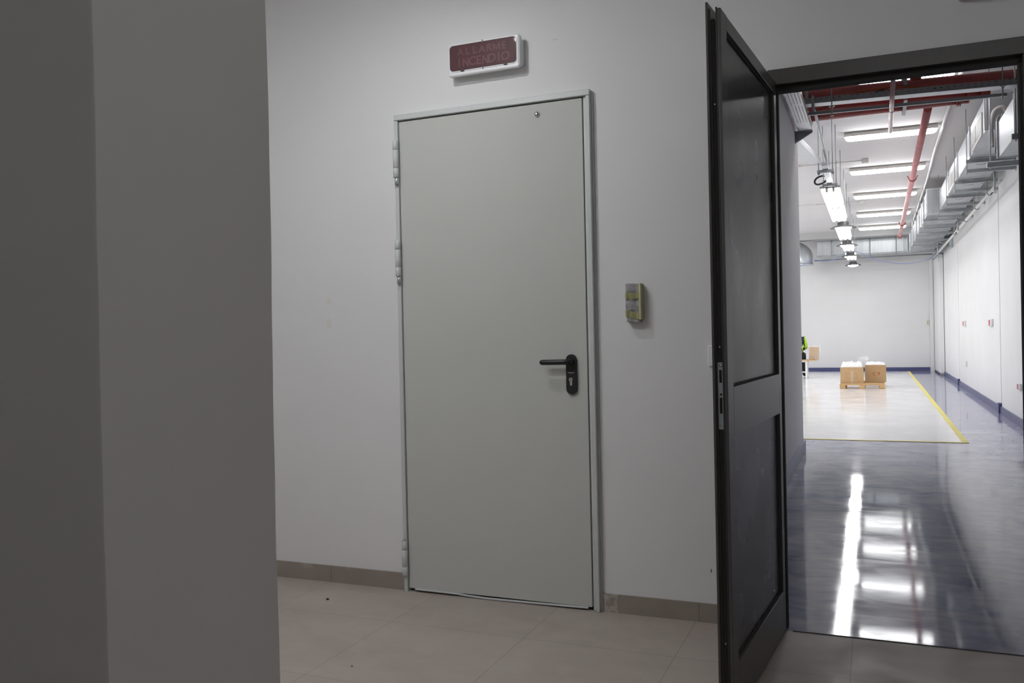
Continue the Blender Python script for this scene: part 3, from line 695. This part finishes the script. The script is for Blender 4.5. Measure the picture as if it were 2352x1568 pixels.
for y in (6.9, 9.9, 15.3): rel(mb('galv_dull').lathe([(.0365, -.006), (.0365, .006)], (.475 + (y - 5.05) * .0056, y, 3.055), 'y', 24), 'coupling', lp_)
pipe('conduit', [(.79, 5.2, 3.487), (.80, 9.5, 3.487), (.838, 12.0, 3.487), (.860, 17.6, 3.487), (.875, 19.2, 3.44)], .020, 'white_pipe', 'pale conduit along the ceiling right of the pink pipe', 'conduit')
for (y, x1, lb) in ((9.80, -.115, 'thin ceiling conduit ending in a small box above the rail, nearer one'), (14.1, -.197, 'thin ceiling conduit ending in a small box above the rail, farther one')):
    t = pipe('conduit', [(-5.0, y - .03, 3.50), (x1, y, 3.50)], .009, 'white_pipe', lb, 'conduit')
    rel(mb('lamp_body').box(x1, x1 + .09, y - .04, y + .04, 3.46, 3.518, .004), 'end_box', t)
    for x in (-.45, -.95, -1.5): rel(mb('lamp_body').box(x - .012, x + .012, y - .018, y + .012, 3.488, 3.518), 'conduit_clip', t)

# slotted cable tray crossing the opening
tr = thing('cable_tray', 'slotted steel cable tray crossing just inside the doorway', 'cable tray', (.28, 4.2, 3.0))
def tilt(b, x0, za, x1, zb):
    for v in b.b.verts: v.co.z += za + (zb - za) * (v.co.x - x0) / (x1 - x0)
    return b
rel(tilt(mb('perf_x').box(-.50, 1.13, 4.198, 4.200, -.024, .024), -.5, 3.031, 1.06, 2.992), 'side_wall', tr)
rel(tilt(mb('perf_x').box(-.50, 1.13, 4.320, 4.322, -.024, .024), -.5, 3.031, 1.06, 2.992), 'side_wall', tr)
rel(tilt(mb('perf_bx').box(-.50, 1.13, 4.2005, 4.3195, -.0245, -.023), -.5, 3.031, 1.06, 2.992), 'tray_base', tr)
st = thing('strut_channel', 'plain steel channel hung below the crossing cable tray', 'channel', (.24, 4.25, 2.92))
rel(tilt(mb('galv_dull').box(-.475, .98, 4.235, 4.265, -.012, .012, .002), -.475, 2.932, .945, 2.910), 'channel', st)
for x in (-.285, .945):
    h = rel(mb('galv_dull').tube([(x, 4.19, 2.87), (x, 4.19, HC - .001)], .005, 8), 'threaded_rod', st)
    o = rel(mb('steel').lathe([(.013, 2.880), (.013, 2.892)], (x, 4.19, 0), n=6).lathe([(.013, 2.945), (.013, 2.956)], (x, 4.19, 0), n=6).box(x - .022, x + .022, 4.17, 4.21, 2.958, 2.965), 'nut', st); o.parent = h
for nm, m, r, pts, lb in (('orange_cable', 'orange', .010, [(-.48, 4.25, 3.040), (-.2, 4.25, 3.056), (.1, 4.26, 3.078), (.30, 4.26, 3.060), (.6, 4.25, 3.030)], 'orange cable lying in the crossing cable tray'),
        ('black_cable', 'rubber', .009, [(.0, 4.29, 3.045), (.18, 4.29, 3.085), (.35, 4.29, 3.065), (.55, 4.29, 3.030), (.85, 4.29, 3.02), (1.1, 4.29, 3.03)], 'black cable lying in the crossing cable tray'),
        ('black_cable', 'rubber', .014, [(.52, 4.10, 3.150), (.68, 4.08, 3.172), (.85, 4.05, 3.185), (1.05, 4.05, 3.172), (1.3, 4.1, 3.165), (1.49, 4.1, 3.17)], 'thick black cable sagging above the upper red pipe')):
    tag(rebase(mb(m).tube(smooth_path(pts), r, 10).build(nm), pts[0]), lb, 'cable')
t = thing('cable_tie_post', 'dark steel post leaning from the cable tray toward the lamp rail', 'strut', (-.44, 4.0, 3.0))
rel(mb('galv_dull').tube([(-.430, 4.165, 3.06), (-.430, 4.170, 2.962), (-.425, 4.48, 2.960), (-.43, 5.0, 2.985), (-.44, 6.1, 2.990)], .012, 10), 'dark_arm', t)
rel(mb('white_pipe').tube([(-.44, 6.115, 2.990), (-.445, 7.30, 2.925), (-.445, 7.50, 2.897)], .013, 10), 'pale_arm', t)
# tray along the passage wall
ta = thing('cable_tray', 'slotted steel cable tray running along the passage wall top', 'cable tray', (-.53, 4.0, 2.9))
rel(mb('perf_by').box(-.590, -.478, .30, 4.76, 2.900, 2.9015), 'tray_base', ta)
rel(mb('perf_y').box(-.592, -.5905, .30, 4.76, 2.90, 2.95), 'side_wall', ta); rel(mb('perf_y').box(-.4775, -.476, .30, 4.76, 2.90, 2.95), 'side_wall', ta)
rel(mb('galv_dull').prism([(-.6195, 2.8995), (-.470, 2.8995), (-.470, 2.885), (-.6195, 2.800)], 4.74, 4.765).box(-.6195, -.470, 4.70, 4.765, 2.893, 2.8998), 'wall_bracket', ta)
tb2 = thing('cable_tray', 'slotted steel cable tray slanting from the wall corner to the lamp rail', 'cable tray', (-.6, 5.3, 2.9))
dv = (Vector((-.535, 6.35, 0)) - Vector((-.66, 5.12, 0))); ang = math.atan2(-dv.x, dv.y); L_ = dv.length
tb2.location = (-.66, 5.12, 2.89); tb2.rotation_euler.z = ang
mb('perf_by').box(-.06, .05, 0, L_, 0, .0015).build('tray_base', tb2); mb('perf_y').box(.05, .0515, 0, L_, 0, .055).build('side_wall', tb2); mb('perf_y').box(-.0615, -.06, 0, L_, 0, .055).build('side_wall', tb2)

# ================================================================== HALL : ducts on the right
def ducts():
    g = thing('air_duct', 'galvanised duct with two grilles along the right wall', 'air duct', (1.2, 8.7, 2.96))
    rel(mb('galv_duct').box(1.0, 1.34, 5.75, 11.6, 2.957, 3.272, .003), 'duct_body', g)
    for y in (5.78, 7.12, 8.62, 10.03, 11.58): rel(mb('galv').box(.985, 1.352, y - .012, y + .012, 2.9515, 3.287, .002), 'duct_flange', g)
    for y0, y1 in ((6.02, 6.92), (8.72, 9.95)):
        f = rel(mb('cream').box(.985, .9995, y0, y1, 2.895 + .065, 3.18, .003), 'grille', g)
        for a, c in ((y0 + .04, (y0 + y1) / 2 - .02), ((y0 + y1) / 2 + .02, y1 - .04)):
            o = rel(mb('grille').box(.9825, .9845, a, c, 2.985, 3.155), 'louvre_panel', g); o.parent = f
    n_ = thing('air_duct', 'galvanised duct nearest the doorway at top right', 'air duct', (1.2, 4.5, 2.6))
    rel(mb('galv_duct').box(1.06, 1.42, 3.3, 5.45, 2.630, 2.945, .003), 'duct_body', n_)
    for y in (4.42, 5.43): rel(mb('galv').box(1.045, 1.435, y - .012, y + .012, 2.625, 2.955, .002), 'duct_flange', n_)
    f_ = thing('air_duct', 'wider galvanised duct beyond the grilles reaching the far wall', 'air duct', (1.1, 15.5, 2.93))
    rel(mb('galv_duct').box(.835, 1.36, 12.0, 19.2, 2.945, 3.330, .003), 'duct_body', f_)
    for y in (12.02, 12.9, 13.8, 14.7, 15.6, 16.5, 17.4, 18.3, 19.18): rel(mb('galv').box(.818, 1.374, y - .014, y + .014, 2.930, 3.346, .002), 'duct_flange', f_)
    rel(mb('cream').box(.826, .8345, 12.2, 12.7, 2.98, 3.29, .003), 'grille', f_)
    c_ = thing('air_duct', 'ribbed foil duct crossing below the ceiling beam', 'air duct', (-.2, 20.2, 2.98))
    rel(mb('corrug').box(-1.30, .80, 20.0, 20.5, 2.995, 3.36, .003), 'duct_body', c_)
    for x in (-.93, .0, .70, .80): rel(mb('galv').box(x - .012, x + .012, 19.985, 20.515, 2.985, 3.375, .002), 'duct_flange', c_)
    b = mb('galv_dull').box(-1.30, .95, 19.93, 19.97, 2.955, 2.984, .002)
    tag(rebase(b.build('support_channel'), (-.2, 19.95, 2.955)), 'steel channel carrying the ribbed foil duct', 'channel')
    for x, lb in ((-.95, 'thin threaded rod left end of the foil duct channel'), (-.05, 'thin threaded rod at middle of the foil duct channel'), (.55, 'thin threaded rod right end of the foil duct channel')):
        tag(rebase(mb('galv_dull').tube([(x, 19.9, 2.87), (x, 19.9, HC - .001)], .010, 8).build('threaded_rod'), (x, 19.9, 2.87)), lb, 'threaded rod')
    el = thing('duct_elbow', 'shiny bent duct elbow at left end of the foil duct', 'air duct', (-1.6, 19.7, 2.8))
    pts = smooth_path([(-1.95, 19.75, 3.18), (-1.75, 19.7, 3.12), (-1.62, 19.65, 3.02), (-1.60, 19.6, 2.90), (-1.60, 19.6, 2.76)], 3)
    rel(mb('galv_duct').tube(pts, .22, 20), 'elbow', el); rel(mb('galv').lathe([(.236, 2.74), (.236, 2.775)], (-1.60, 19.6, 0), n=24), 'collar', el)
    pipe('conduit', [(-1.40, 20.4, 2.90), (1.38, 20.4, 2.925)], .016, 'galv_dull', 'dark conduit running under the foil duct to the corner', 'conduit')
ducts()
def duct_hanger(L_):
    t = thing('duct_hanger', 'x', 'duct hanger', (0, 0, 0), 'hangers under the right hand ducts')
    mb('galv_dull').box(0, L_, -.020, .020, -.0385, -.0005, .002).build('upper_bar', t)
    mb('galv_dull').box(0, L_, -.060, -.020, -.150, -.112, .002).build('lower_bar', t)
    for x in (.006, L_ - .009): mb('galv_dull').tube([(x, -.04, -.165), (x, -.04, .548 if x < .01 else -.0390)], .0042, 8).build('threaded_rod', t)
    for x in (.10, .30): mb('lamp_body').tube([(x, -.015, -.055), (x + .06, .0, -.062), (x + .12, -.012, -.052)], .004, 6).build('sealant_drip', t)
    return t
DH = ['bracket pair under the duct end by the nearer grille', 'bracket pair under the duct between the two grilles', 'bracket pair under the duct at the farther grille', 'bracket pair where the grille duct ends', 'bracket pair under the wider duct, nearest of its row', 'bracket pair under the wider duct, second of its row', 'bracket pair under the wider duct, third of its row', 'bracket pair under the wider duct, fourth of its row', 'bracket pair under the wider duct, fifth of its row']
for pts, L_, i0 in ((((.965, 7.30, 2.951), (.965, 8.80, 2.951), (.965, 10.10, 2.951), (.965, 11.66, 2.951)), .480, 0), (((.795, 12.6, 2.929), (.795, 13.9, 2.929), (.795, 15.2, 2.929), (.795, 16.6, 2.929), (.795, 17.9, 2.929)), .598, 4)):
    dh = duct_hanger(L_)
    for i, (x, y, z) in enumerate(pts):
        if i == 0: dh.location = (x, y, z); dh['label'] = DH[i0]
        else: dup(dh, (x, y, z), DH[i0 + i])
for (x0, x1, y, z, lb) in ((.985, 1.46, 5.62, 2.624, 'heavy bracket under the far end of the nearest duct'), (1.02, 1.49, 4.36, 2.622, 'heavy bracket under the nearest duct, close to the doorway')):
    t = thing('duct_bracket', lb, 'duct bracket', (x0, y, z))
    rel(mb('galv_dull').box(x0, x1, y - .022, y + .022, z - .045, z, .002), 'bar', t)
    for x in (x0 + .03,): rel(mb('galv').tube([(x, y, z - .06), (x, y, HC - .001)], .006, 8), 'threaded_rod', t)
    rel(mb('galv').tube([(x1 - .02, y, z - .06), (x1 - .02, y, z + .02)], .006, 8), 'threaded_rod', t)
t = thing('pipe_bundle', 'bent insulated pipes looping down beside the nearest duct', 'pipes', (1.05, 5.6, 2.7))
rel(mb('lamp_body').tube(smooth_path([(1.05, 5.72, 2.78), (1.035, 5.70, 2.95), (1.06, 5.70, 3.10), (1.13, 5.68, 3.13), (1.16, 5.68, 3.05), (1.15, 5.66, 2.80)]), .020, 12), 'insulated_pipe', t)
rel(mb('lamp_dark').tube(smooth_path([(1.10, 5.60, 2.665), (1.11, 5.60, 2.85), (1.115, 5.60, 3.02), (1.16, 5.60, 3.06), (1.30, 5.60, 3.06)]), .020, 12), 'black_pipe', t)
rel(mb('galv_dull').tube(smooth_path([(1.06, 5.66, 2.71), (1.07, 5.66, 2.9), (1.09, 5.66, 3.04), (1.2, 5.66, 3.07)]), .010, 10), 'thin_pipe', t)
wp = pipe('wall_pipe', [(1.335, 7.6, 2.745), (1.335, 19.2, 2.747)], .019, 'white_pipe', 'white pipe running under the ducts along the right wall')
for y in (8.6, 10.0, 11.5, 13.5): rel(mb('lamp_dark').tube([(1.335 + .025 * math.cos(a), y, 2.747 + .025 * math.sin(a)) for a in [math.pi * 1. + math.pi * k / 10 for k in range(11)]], .004, 8).tube([(1.310, y, 2.75), (1.310, y, 2.91)], .003, 6), 'pipe_clip', wp)
for (y, z0, z1, lb) in ((7.75, 2.665, 2.90, 'short drop pipe with a tap below the nearer duct brackets'), (12.35, 2.685, 2.925, 'short drop pipe with a tap farther along the right wall')):
    t = thing('drop_pipe', lb, 'pipe', (1.30, y, z0)); rel(mb('galv_dull').tube([(1.295, y, z0), (1.295, y, z1)], .013, 10), 'pipe', t)
    rel(mb('cream').lathe([(.018, z0 - .045), (.022, z0 - .03), (.022, z0), (.014, z0 + .006)], (1.295, y, 0), n=14), 'valve', t)
    rel(mb('rubber').tube([(1.295, y, z0 - .02), (1.265, y, z0 - .035), (1.25, y, z0 - .055)], .006, 8), 'cable_tail', t)
# strung blue cable
bp = [(-2.1, 17, 2.42), (-1.75, 17, 2.47), (-1.45, 17, 2.56), (-1.244, 17, 2.684), (-1.10, 17, 2.650), (-.97, 17, 2.622), (-.787, 17, 2.656), (-.65, 17, 2.72), (-.578, 17, 2.785), (-.38, 17, 2.815), (-.178, 17, 2.75), (-.06, 17, 2.66), (.057, 17, 2.601), (.28, 17, 2.555), (.506, 17, 2.502), (.72, 17, 2.495), (.914, 17, 2.520), (1.10, 17, 2.56), (1.22, 17, 2.61), (1.277, 17, 2.70)]
tag(rebase(mb('blue_cable').tube(smooth_path(bp, 4), .0045, 8).build('strung_cable'), bp[0]), 'thin blue cable strung in loops across the far hall', 'cable')
t = thing('cable_drop', 'bent conduit arm from which the blue cable drops at right', 'conduit', (1.28, 17, 2.7))
rel(mb('galv').tube(smooth_path([(1.283, 17.0, 2.70), (1.283, 17.0, 2.85), (1.30, 17.0, 2.895), (1.34, 17.0, 2.905), (1.39, 17.0, 2.90)]), .010, 8), 'pipe', t)
rel(mb('cream').lathe([(.016, 2.675), (.018, 2.70)], (1.283, 17, 0), n=12), 'cable_gland', t)

# ================================================================== HALL : pallet, boxes
pl = thing('pallet', 'wooden pallet on the white floor carrying two open cartons', 'pallet', (-.21, 14.4, 0))
for i, y in enumerate((13.83, 14.08, 14.37, 14.66, 14.91)): rel(mb('wood').box(-.600, .178, y - (.05 if i % 2 == 0 else .05), y + .05, .080, .098, .002), 'deck_board', pl)
for x in (-.55, -.211, .128): rel(mb('wood').box(x - .049, x + .049, 13.785, 14.955, .0045, .0165, .002), 'bottom_board', pl)
for x in (-.55, -.211, .128):
    for y in (13.845, 14.37, 14.895): rel(mb('wood').box(x - .049, x + .049, y - .055, y + .055, .0170, .0695, .003), 'block', pl)
rel(mb('wood').box(-.600, .178, 13.785, 13.90, .0700, .0795, .002).box(-.600, .178, 14.31, 14.43, .0700, .0795, .002).box(-.600, .178, 14.84, 14.955, .0700, .0795, .002), 'stringer_board', pl)
def carton(x0, x1, y0, y1, z0, z1, label, left):
    t = thing('carton', label, 'cardboard box', ((x0 + x1) / 2, (y0 + y1) / 2, z0)); k = .006
    b = mb('cardboard').box(x0, x1, y0, y0 + k, z0, z1).box(x0, x1, y1 - k, y1, z0, z1).box(x0, x0 + k, y0 + k, y1 - k, z0, z1).box(x1 - k, x1, y0 + k, y1 - k, z0, z1).box(x0 + k, x1 - k, y0 + k, y1 - k, z0, z0 + k)
    rel(b, 'box_walls', t)
    cx, cz = (x0 + x1) / 2, (z0 + z1) / 2
    if left:
        w_, h_ = .088, .048; cz -= .012; b = mb('card_red')
        b.box(cx - w_, cx + w_, y0 - .0012, y0 - .0002, cz + h_ - .0035, cz + h_).box(cx - w_, cx + w_, y0 - .0012, y0 - .0002, cz - h_, cz - h_ + .0035).box(cx - w_, cx - w_ + .0035, y0 - .0012, y0 - .0002, cz - h_, cz + h_).box(cx + w_ - .0035, cx + w_, y0 - .0012, y0 - .0002, cz - h_, cz + h_)
        rel(b, 'printed_frame', t); rel(mb('pack_tape').box(cx - .022, cx + .026, y0 - .0022, y0 - .0014, z0 + .002, z1 - .07), 'tape_strip', t)
    else:
        rel(mb('card_red').text('C 9', .085, .0006, Matrix.Translation((cx + .012, y0 - .0008, cz - .005)) @ Rt, .0012), 'lettering', t)
    return t
carton(-.590, -.190, 13.86, 14.36, .0985, .402, 'open carton with a printed red rectangle, left on the pallet', True)
carton(-.165, .205, 14.30, 14.80, .0985, .424, 'open carton marked C 9, right on the pallet', False)
def wrap(x0, x1, y0, y1, z0, z1, label, seed):
    b = mb('bubble'); nx, ny = 26, 26; V = []
    for i in range(nx + 1):
        r_ = []
        for j in range(ny + 1):
            u, v = i / nx, j / ny; ed = min(u, 1 - u, v, 1 - v); f = min(1, ed / .10) ** .5
            h = z0 + (z1 - z0) * f * (.66 + .55 * noise.noise(Vector((u * 4.5 + seed, v * 4.5, 0))) + .22 * abs(noise.noise(Vector((u * 13, v * 13, seed)))))
            r_.append(b.b.verts.new((x0 + (x1 - x0) * u + .010 * min(1, ed * 8) * noise.noise(Vector((u * 9, v * 9, seed + 3))), y0 + (y1 - y0) * v, h)))
        V.append(r_)
    fs = [b.b.faces.new((V[i][j], V[i + 1][j], V[i + 1][j + 1], V[i][j + 1])) for i in range(nx) for j in range(ny)]
    b._f(fs, True); zb = z0 - .10; rim = [V[i][0] for i in range(nx + 1)] + [V[nx][j] for j in range(1, ny + 1)] + [V[i][ny] for i in range(nx - 1, -1, -1)] + [V[0][j] for j in range(ny - 1, 0, -1)]
    lo = [b.b.verts.new((v.co.x, v.co.y, zb)) for v in rim]; n = len(rim)
    b._f([b.b.faces.new((rim[k], rim[(k + 1) % n], lo[(k + 1) % n], lo[k])) for k in range(n)]); b._f([b.b.faces.new(lo)])
    return tag(rebase(b.build('bubble_wrap'), ((x0 + x1) / 2, (y0 + y1) / 2, zb)), label, 'bubble wrap')
wrap(-.582, -.198, 13.868, 14.352, .402, .505, 'white bubble wrap heaped in the left carton', 1.)
wrap(-.157, .197, 14.308, 14.792, .424, .475, 'white bubble wrap heaped in the right carton', 4.)
b = mb('film'); bmesh.ops.create_icosphere(b.b, subdivisions=4, radius=1.)
for v in b.b.verts:
    v.co = Vector((v.co.x * .105, v.co.y * .11, v.co.z * .052)) * (1 + .2 * noise.noise(v.co * 1.8)); v.co += Vector((-.170, 14.20, .540))
b._f(b.b.faces, True); tag(rebase(b.build('plastic_bag'), (-.20, 14.22, .46)), 'clear puffed plastic bag on top between the two cartons', 'plastic bag')

# ---- bench, carton in film, seated person
bn = thing('work_bench', 'low white legged bench with wooden top by the wall edge', 'bench', (-1.75, 17.6, 0))
for y in (17.36, 17.52, 17.68): rel(mb('wood').box(-2.35, -1.215, y - .068, y + .068, .405, .425, .003), 'top_board', bn)
rel(mb('white_metal').box(-2.33, -1.40, 17.33, 17.37, .375, .404).box(-2.33, -1.40, 17.68, 17.72, .375, .404).box(-1.44, -1.40, 17.37, 17.68, .375, .404).box(-2.33, -2.29, 17.37, 17.68, .375, .404), 'top_frame', bn)
for x in (-2.31, -1.432):
    for y in (17.35, 17.70): rel(mb('white_metal').box(x - .021, x + .021, y - .018, y + .018, .001, .3745, .003), 'leg', bn)
rel(mb('white_metal').box(-2.29, -1.453, 17.34, 17.36, .135, .160).box(-1.442, -1.422, 17.3685, 17.6815, .135, .160), 'brace', bn)
R5 = Matrix.Translation((-1.335, 17.60, .427)) @ Matrix.Rotation(math.radians(9), 4, 'Z')
ct = thing('carton', 'carton sheathed in clear film on the bench beside the person', 'cardboard box', (-1.270, 17.60, .427))
b = mb('cardboard').box(-.105, .105, -.105, .105, 0, .285, .003); b.build('box_walls', ct); ct.rotation_euler.z = math.radians(4)
b = gridbox(mb('film'), -.112, .140, -.115, .115, .002, .322, 7); crumple(b, .020, 9, 3)
for v in b.b.verts: v.co.z = max(v.co.z, .001)
b.build('film_wrapping', ct)

def skin_mesh(name, joints, bones, m, parent=None, sub=2):
    me = bpy.data.meshes.new(name); keys = list(joints); idx = {k: i for i, k in enumerate(keys)}
    me.from_pydata([joints[k][0] for k in keys], [(idx[a], idx[c]) for a, c in bones], []); me.update()
    o = bpy.data.objects.new(name, me); col.objects.link(o)
    md = o.modifiers.new('skin', 'SKIN'); md.use_smooth_shade = True
    for i, k in enumerate(keys):
        r = joints[k][1]; me.skin_vertices[0].data[i].radius = r if isinstance(r, tuple) else (r, r)
    me.skin_vertices[0].data[0].use_root = True
    s2 = o.modifiers.new('sub', 'SUBSURF'); s2.levels = sub; s2.render_levels = sub
    dg = bpy.context.evaluated_depsgraph_get(); nm = bpy.data.meshes.new_from_object(o.evaluated_get(dg)); bpy.data.objects.remove(o)
    nm.materials.clear(); nm.materials.append(M[m])
    for p_ in nm.polygons: p_.use_smooth = True; p_.material_index = 0
    o = bpy.data.objects.new(name, nm); col.objects.link(o); o.parent = parent
    return o
# seated, back to the viewer, leaning a little forward over the work in the lap
P0 = Vector((-1.655, 17.52, .438))
pe = thing('person', 'person in dark clothes and yellow green safety vest sitting on the bench', 'person', P0)
J = dict(pelvis=((0, 0, .10), (.15, .11)), waist=((0, .01, .24), (.13, .095)), chest=((0, .05, .40), (.155, .105)), neck0=((0, .09, .52), (.085, .075)), neck=((0, .115, .575), .052), head=((0, .14, .66), (.072, .085)), crown=((0, .15, .745), (.062, .075)),
    shl=((-.165, .07, .485), .058), shr=((.165, .07, .485), .058), ell=((-.205, .15, .26), .042), elr=((.205, .15, .26), .042), wrl=((-.10, .34, .21), .030), wrr=((.10, .34, .21), .030), hal=((-.07, .40, .20), (.030, .020)), har=((.07, .40, .20), (.030, .020)),
    hl=((-.09, .06, .085), .090), hr=((.09, .06, .085), .090), kl=((-.13, .42, .10), .060), kr=((.13, .42, .10), .060), al=((-.13, .44, -.365), .042), ar=((.13, .44, -.365), .042), tl=((-.14, .57, -.405), (.042, .028)), tr=((.14, .57, -.405), (.042, .028)))
B = [('pelvis', 'waist'), ('waist', 'chest'), ('chest', 'neck0'), ('neck0', 'neck'), ('neck', 'head'), ('head', 'crown'), ('chest', 'shl'), ('chest', 'shr'), ('shl', 'ell'), ('shr', 'elr'), ('ell', 'wrl'), ('elr', 'wrr'), ('wrl', 'hal'), ('wrr', 'har'), ('pelvis', 'hl'), ('pelvis', 'hr'), ('hl', 'kl'), ('hr', 'kr'), ('kl', 'al'), ('kr', 'ar'), ('al', 'tl'), ('ar', 'tr')]
for sg_, h_ in ((-1, 'hal'), (1, 'har')):
    hx, hy, hz = J[h_][0]
    for f in range(4):
        n1, n2 = '%s_f%d' % (h_, f), '%s_g%d' % (h_, f); ox = (f - 1.5) * .017
        J[n1] = ((hx + ox, hy + .045 - .004 * abs(f - 1.5), hz - .004), .0085); J[n2] = ((hx + ox, hy + .075 - .006 * abs(f - 1.5), hz - .030), .0075); B += [(h_, n1), (n1, n2)]
    n1 = h_ + '_t'; J[n1] = ((hx - sg_ * .040, hy + .015, hz - .012), .009); B.append((h_, n1))
body = skin_mesh('body', J, B, 'navy', pe)
# skin-coloured head and hands on the same surface
body.data.materials.append(M['skin']); body.data.materials.append(M['hivis'])
for p_ in body.data.polygons:
    c = p_.center
    if abs(c.x) > .178 and c.z > .17: p_.material_index = 2
    if c.z > .565 or (c.y > .355 and c.z > .13 and abs(c.x) < .16): p_.material_index = 1
vest_j = dict(a=((0, -.005, .10), (.185, .130)), b=((0, .005, .24), (.150, .112)), c=((0, .045, .40), (.172, .120)), d=((0, .075, .49), (.120, .095)))
vest = skin_mesh('safety_vest', vest_j, [('a', 'b'), ('b', 'c'), ('c', 'd')], 'hivis', pe)
vest.data.materials.append(M['navy'])
for p_ in vest.data.polygons:
    c = p_.center
    if c.y < .02 + .3 * (c.z - .1) and abs(c.x) < .125 + .02 * math.sin(c.z * 14) and .17 < c.z < .46: p_.material_index = 1
hb = mb('hair'); bmesh.ops.create_icosphere(hb.b, subdivisions=4, radius=1.)
for v in hb.b.verts: v.co = Vector((v.co.x * .084, v.co.y * .098, v.co.z * .090)) + Vector((0, .128, .735)); 
bmesh.ops.delete(hb.b, geom=[v for v in hb.b.verts if v.co.z < .655 or (v.co.y > .19 and v.co.z < .765)], context='VERTS'); hb._f(hb.b.faces, True); hb.build('hair', pe)
fb = mb('skin'); bmesh.ops.create_icosphere(fb.b, subdivisions=3, radius=1.)
for v in fb.b.verts: v.co = Vector((v.co.x * .011, v.co.y * .020, v.co.z * .016)) + Vector((0, .236, .690))
fb._f(fb.b.faces, True); fb.build('nose', pe)
for sx in (-1, 1):
    q = mb('skin'); q.lathe([(.012, -.006), (.020, 0), (.012, .006)], (sx * .080, .14, .695), 'x', 14); q.build('ear', pe)
    q = mb('white_plastic'); bmesh.ops.create_icosphere(q.b, subdivisions=2, radius=.011); bmesh.ops.translate(q.b, vec=(sx * .030, .222, .712), verts=q.b.verts); q._f(q.b.faces, True); q.build('eye', pe)
q = mb('socket_red').box(-.022, .022, .226, .232, .650, .658, .002); q.build('mouth', pe)
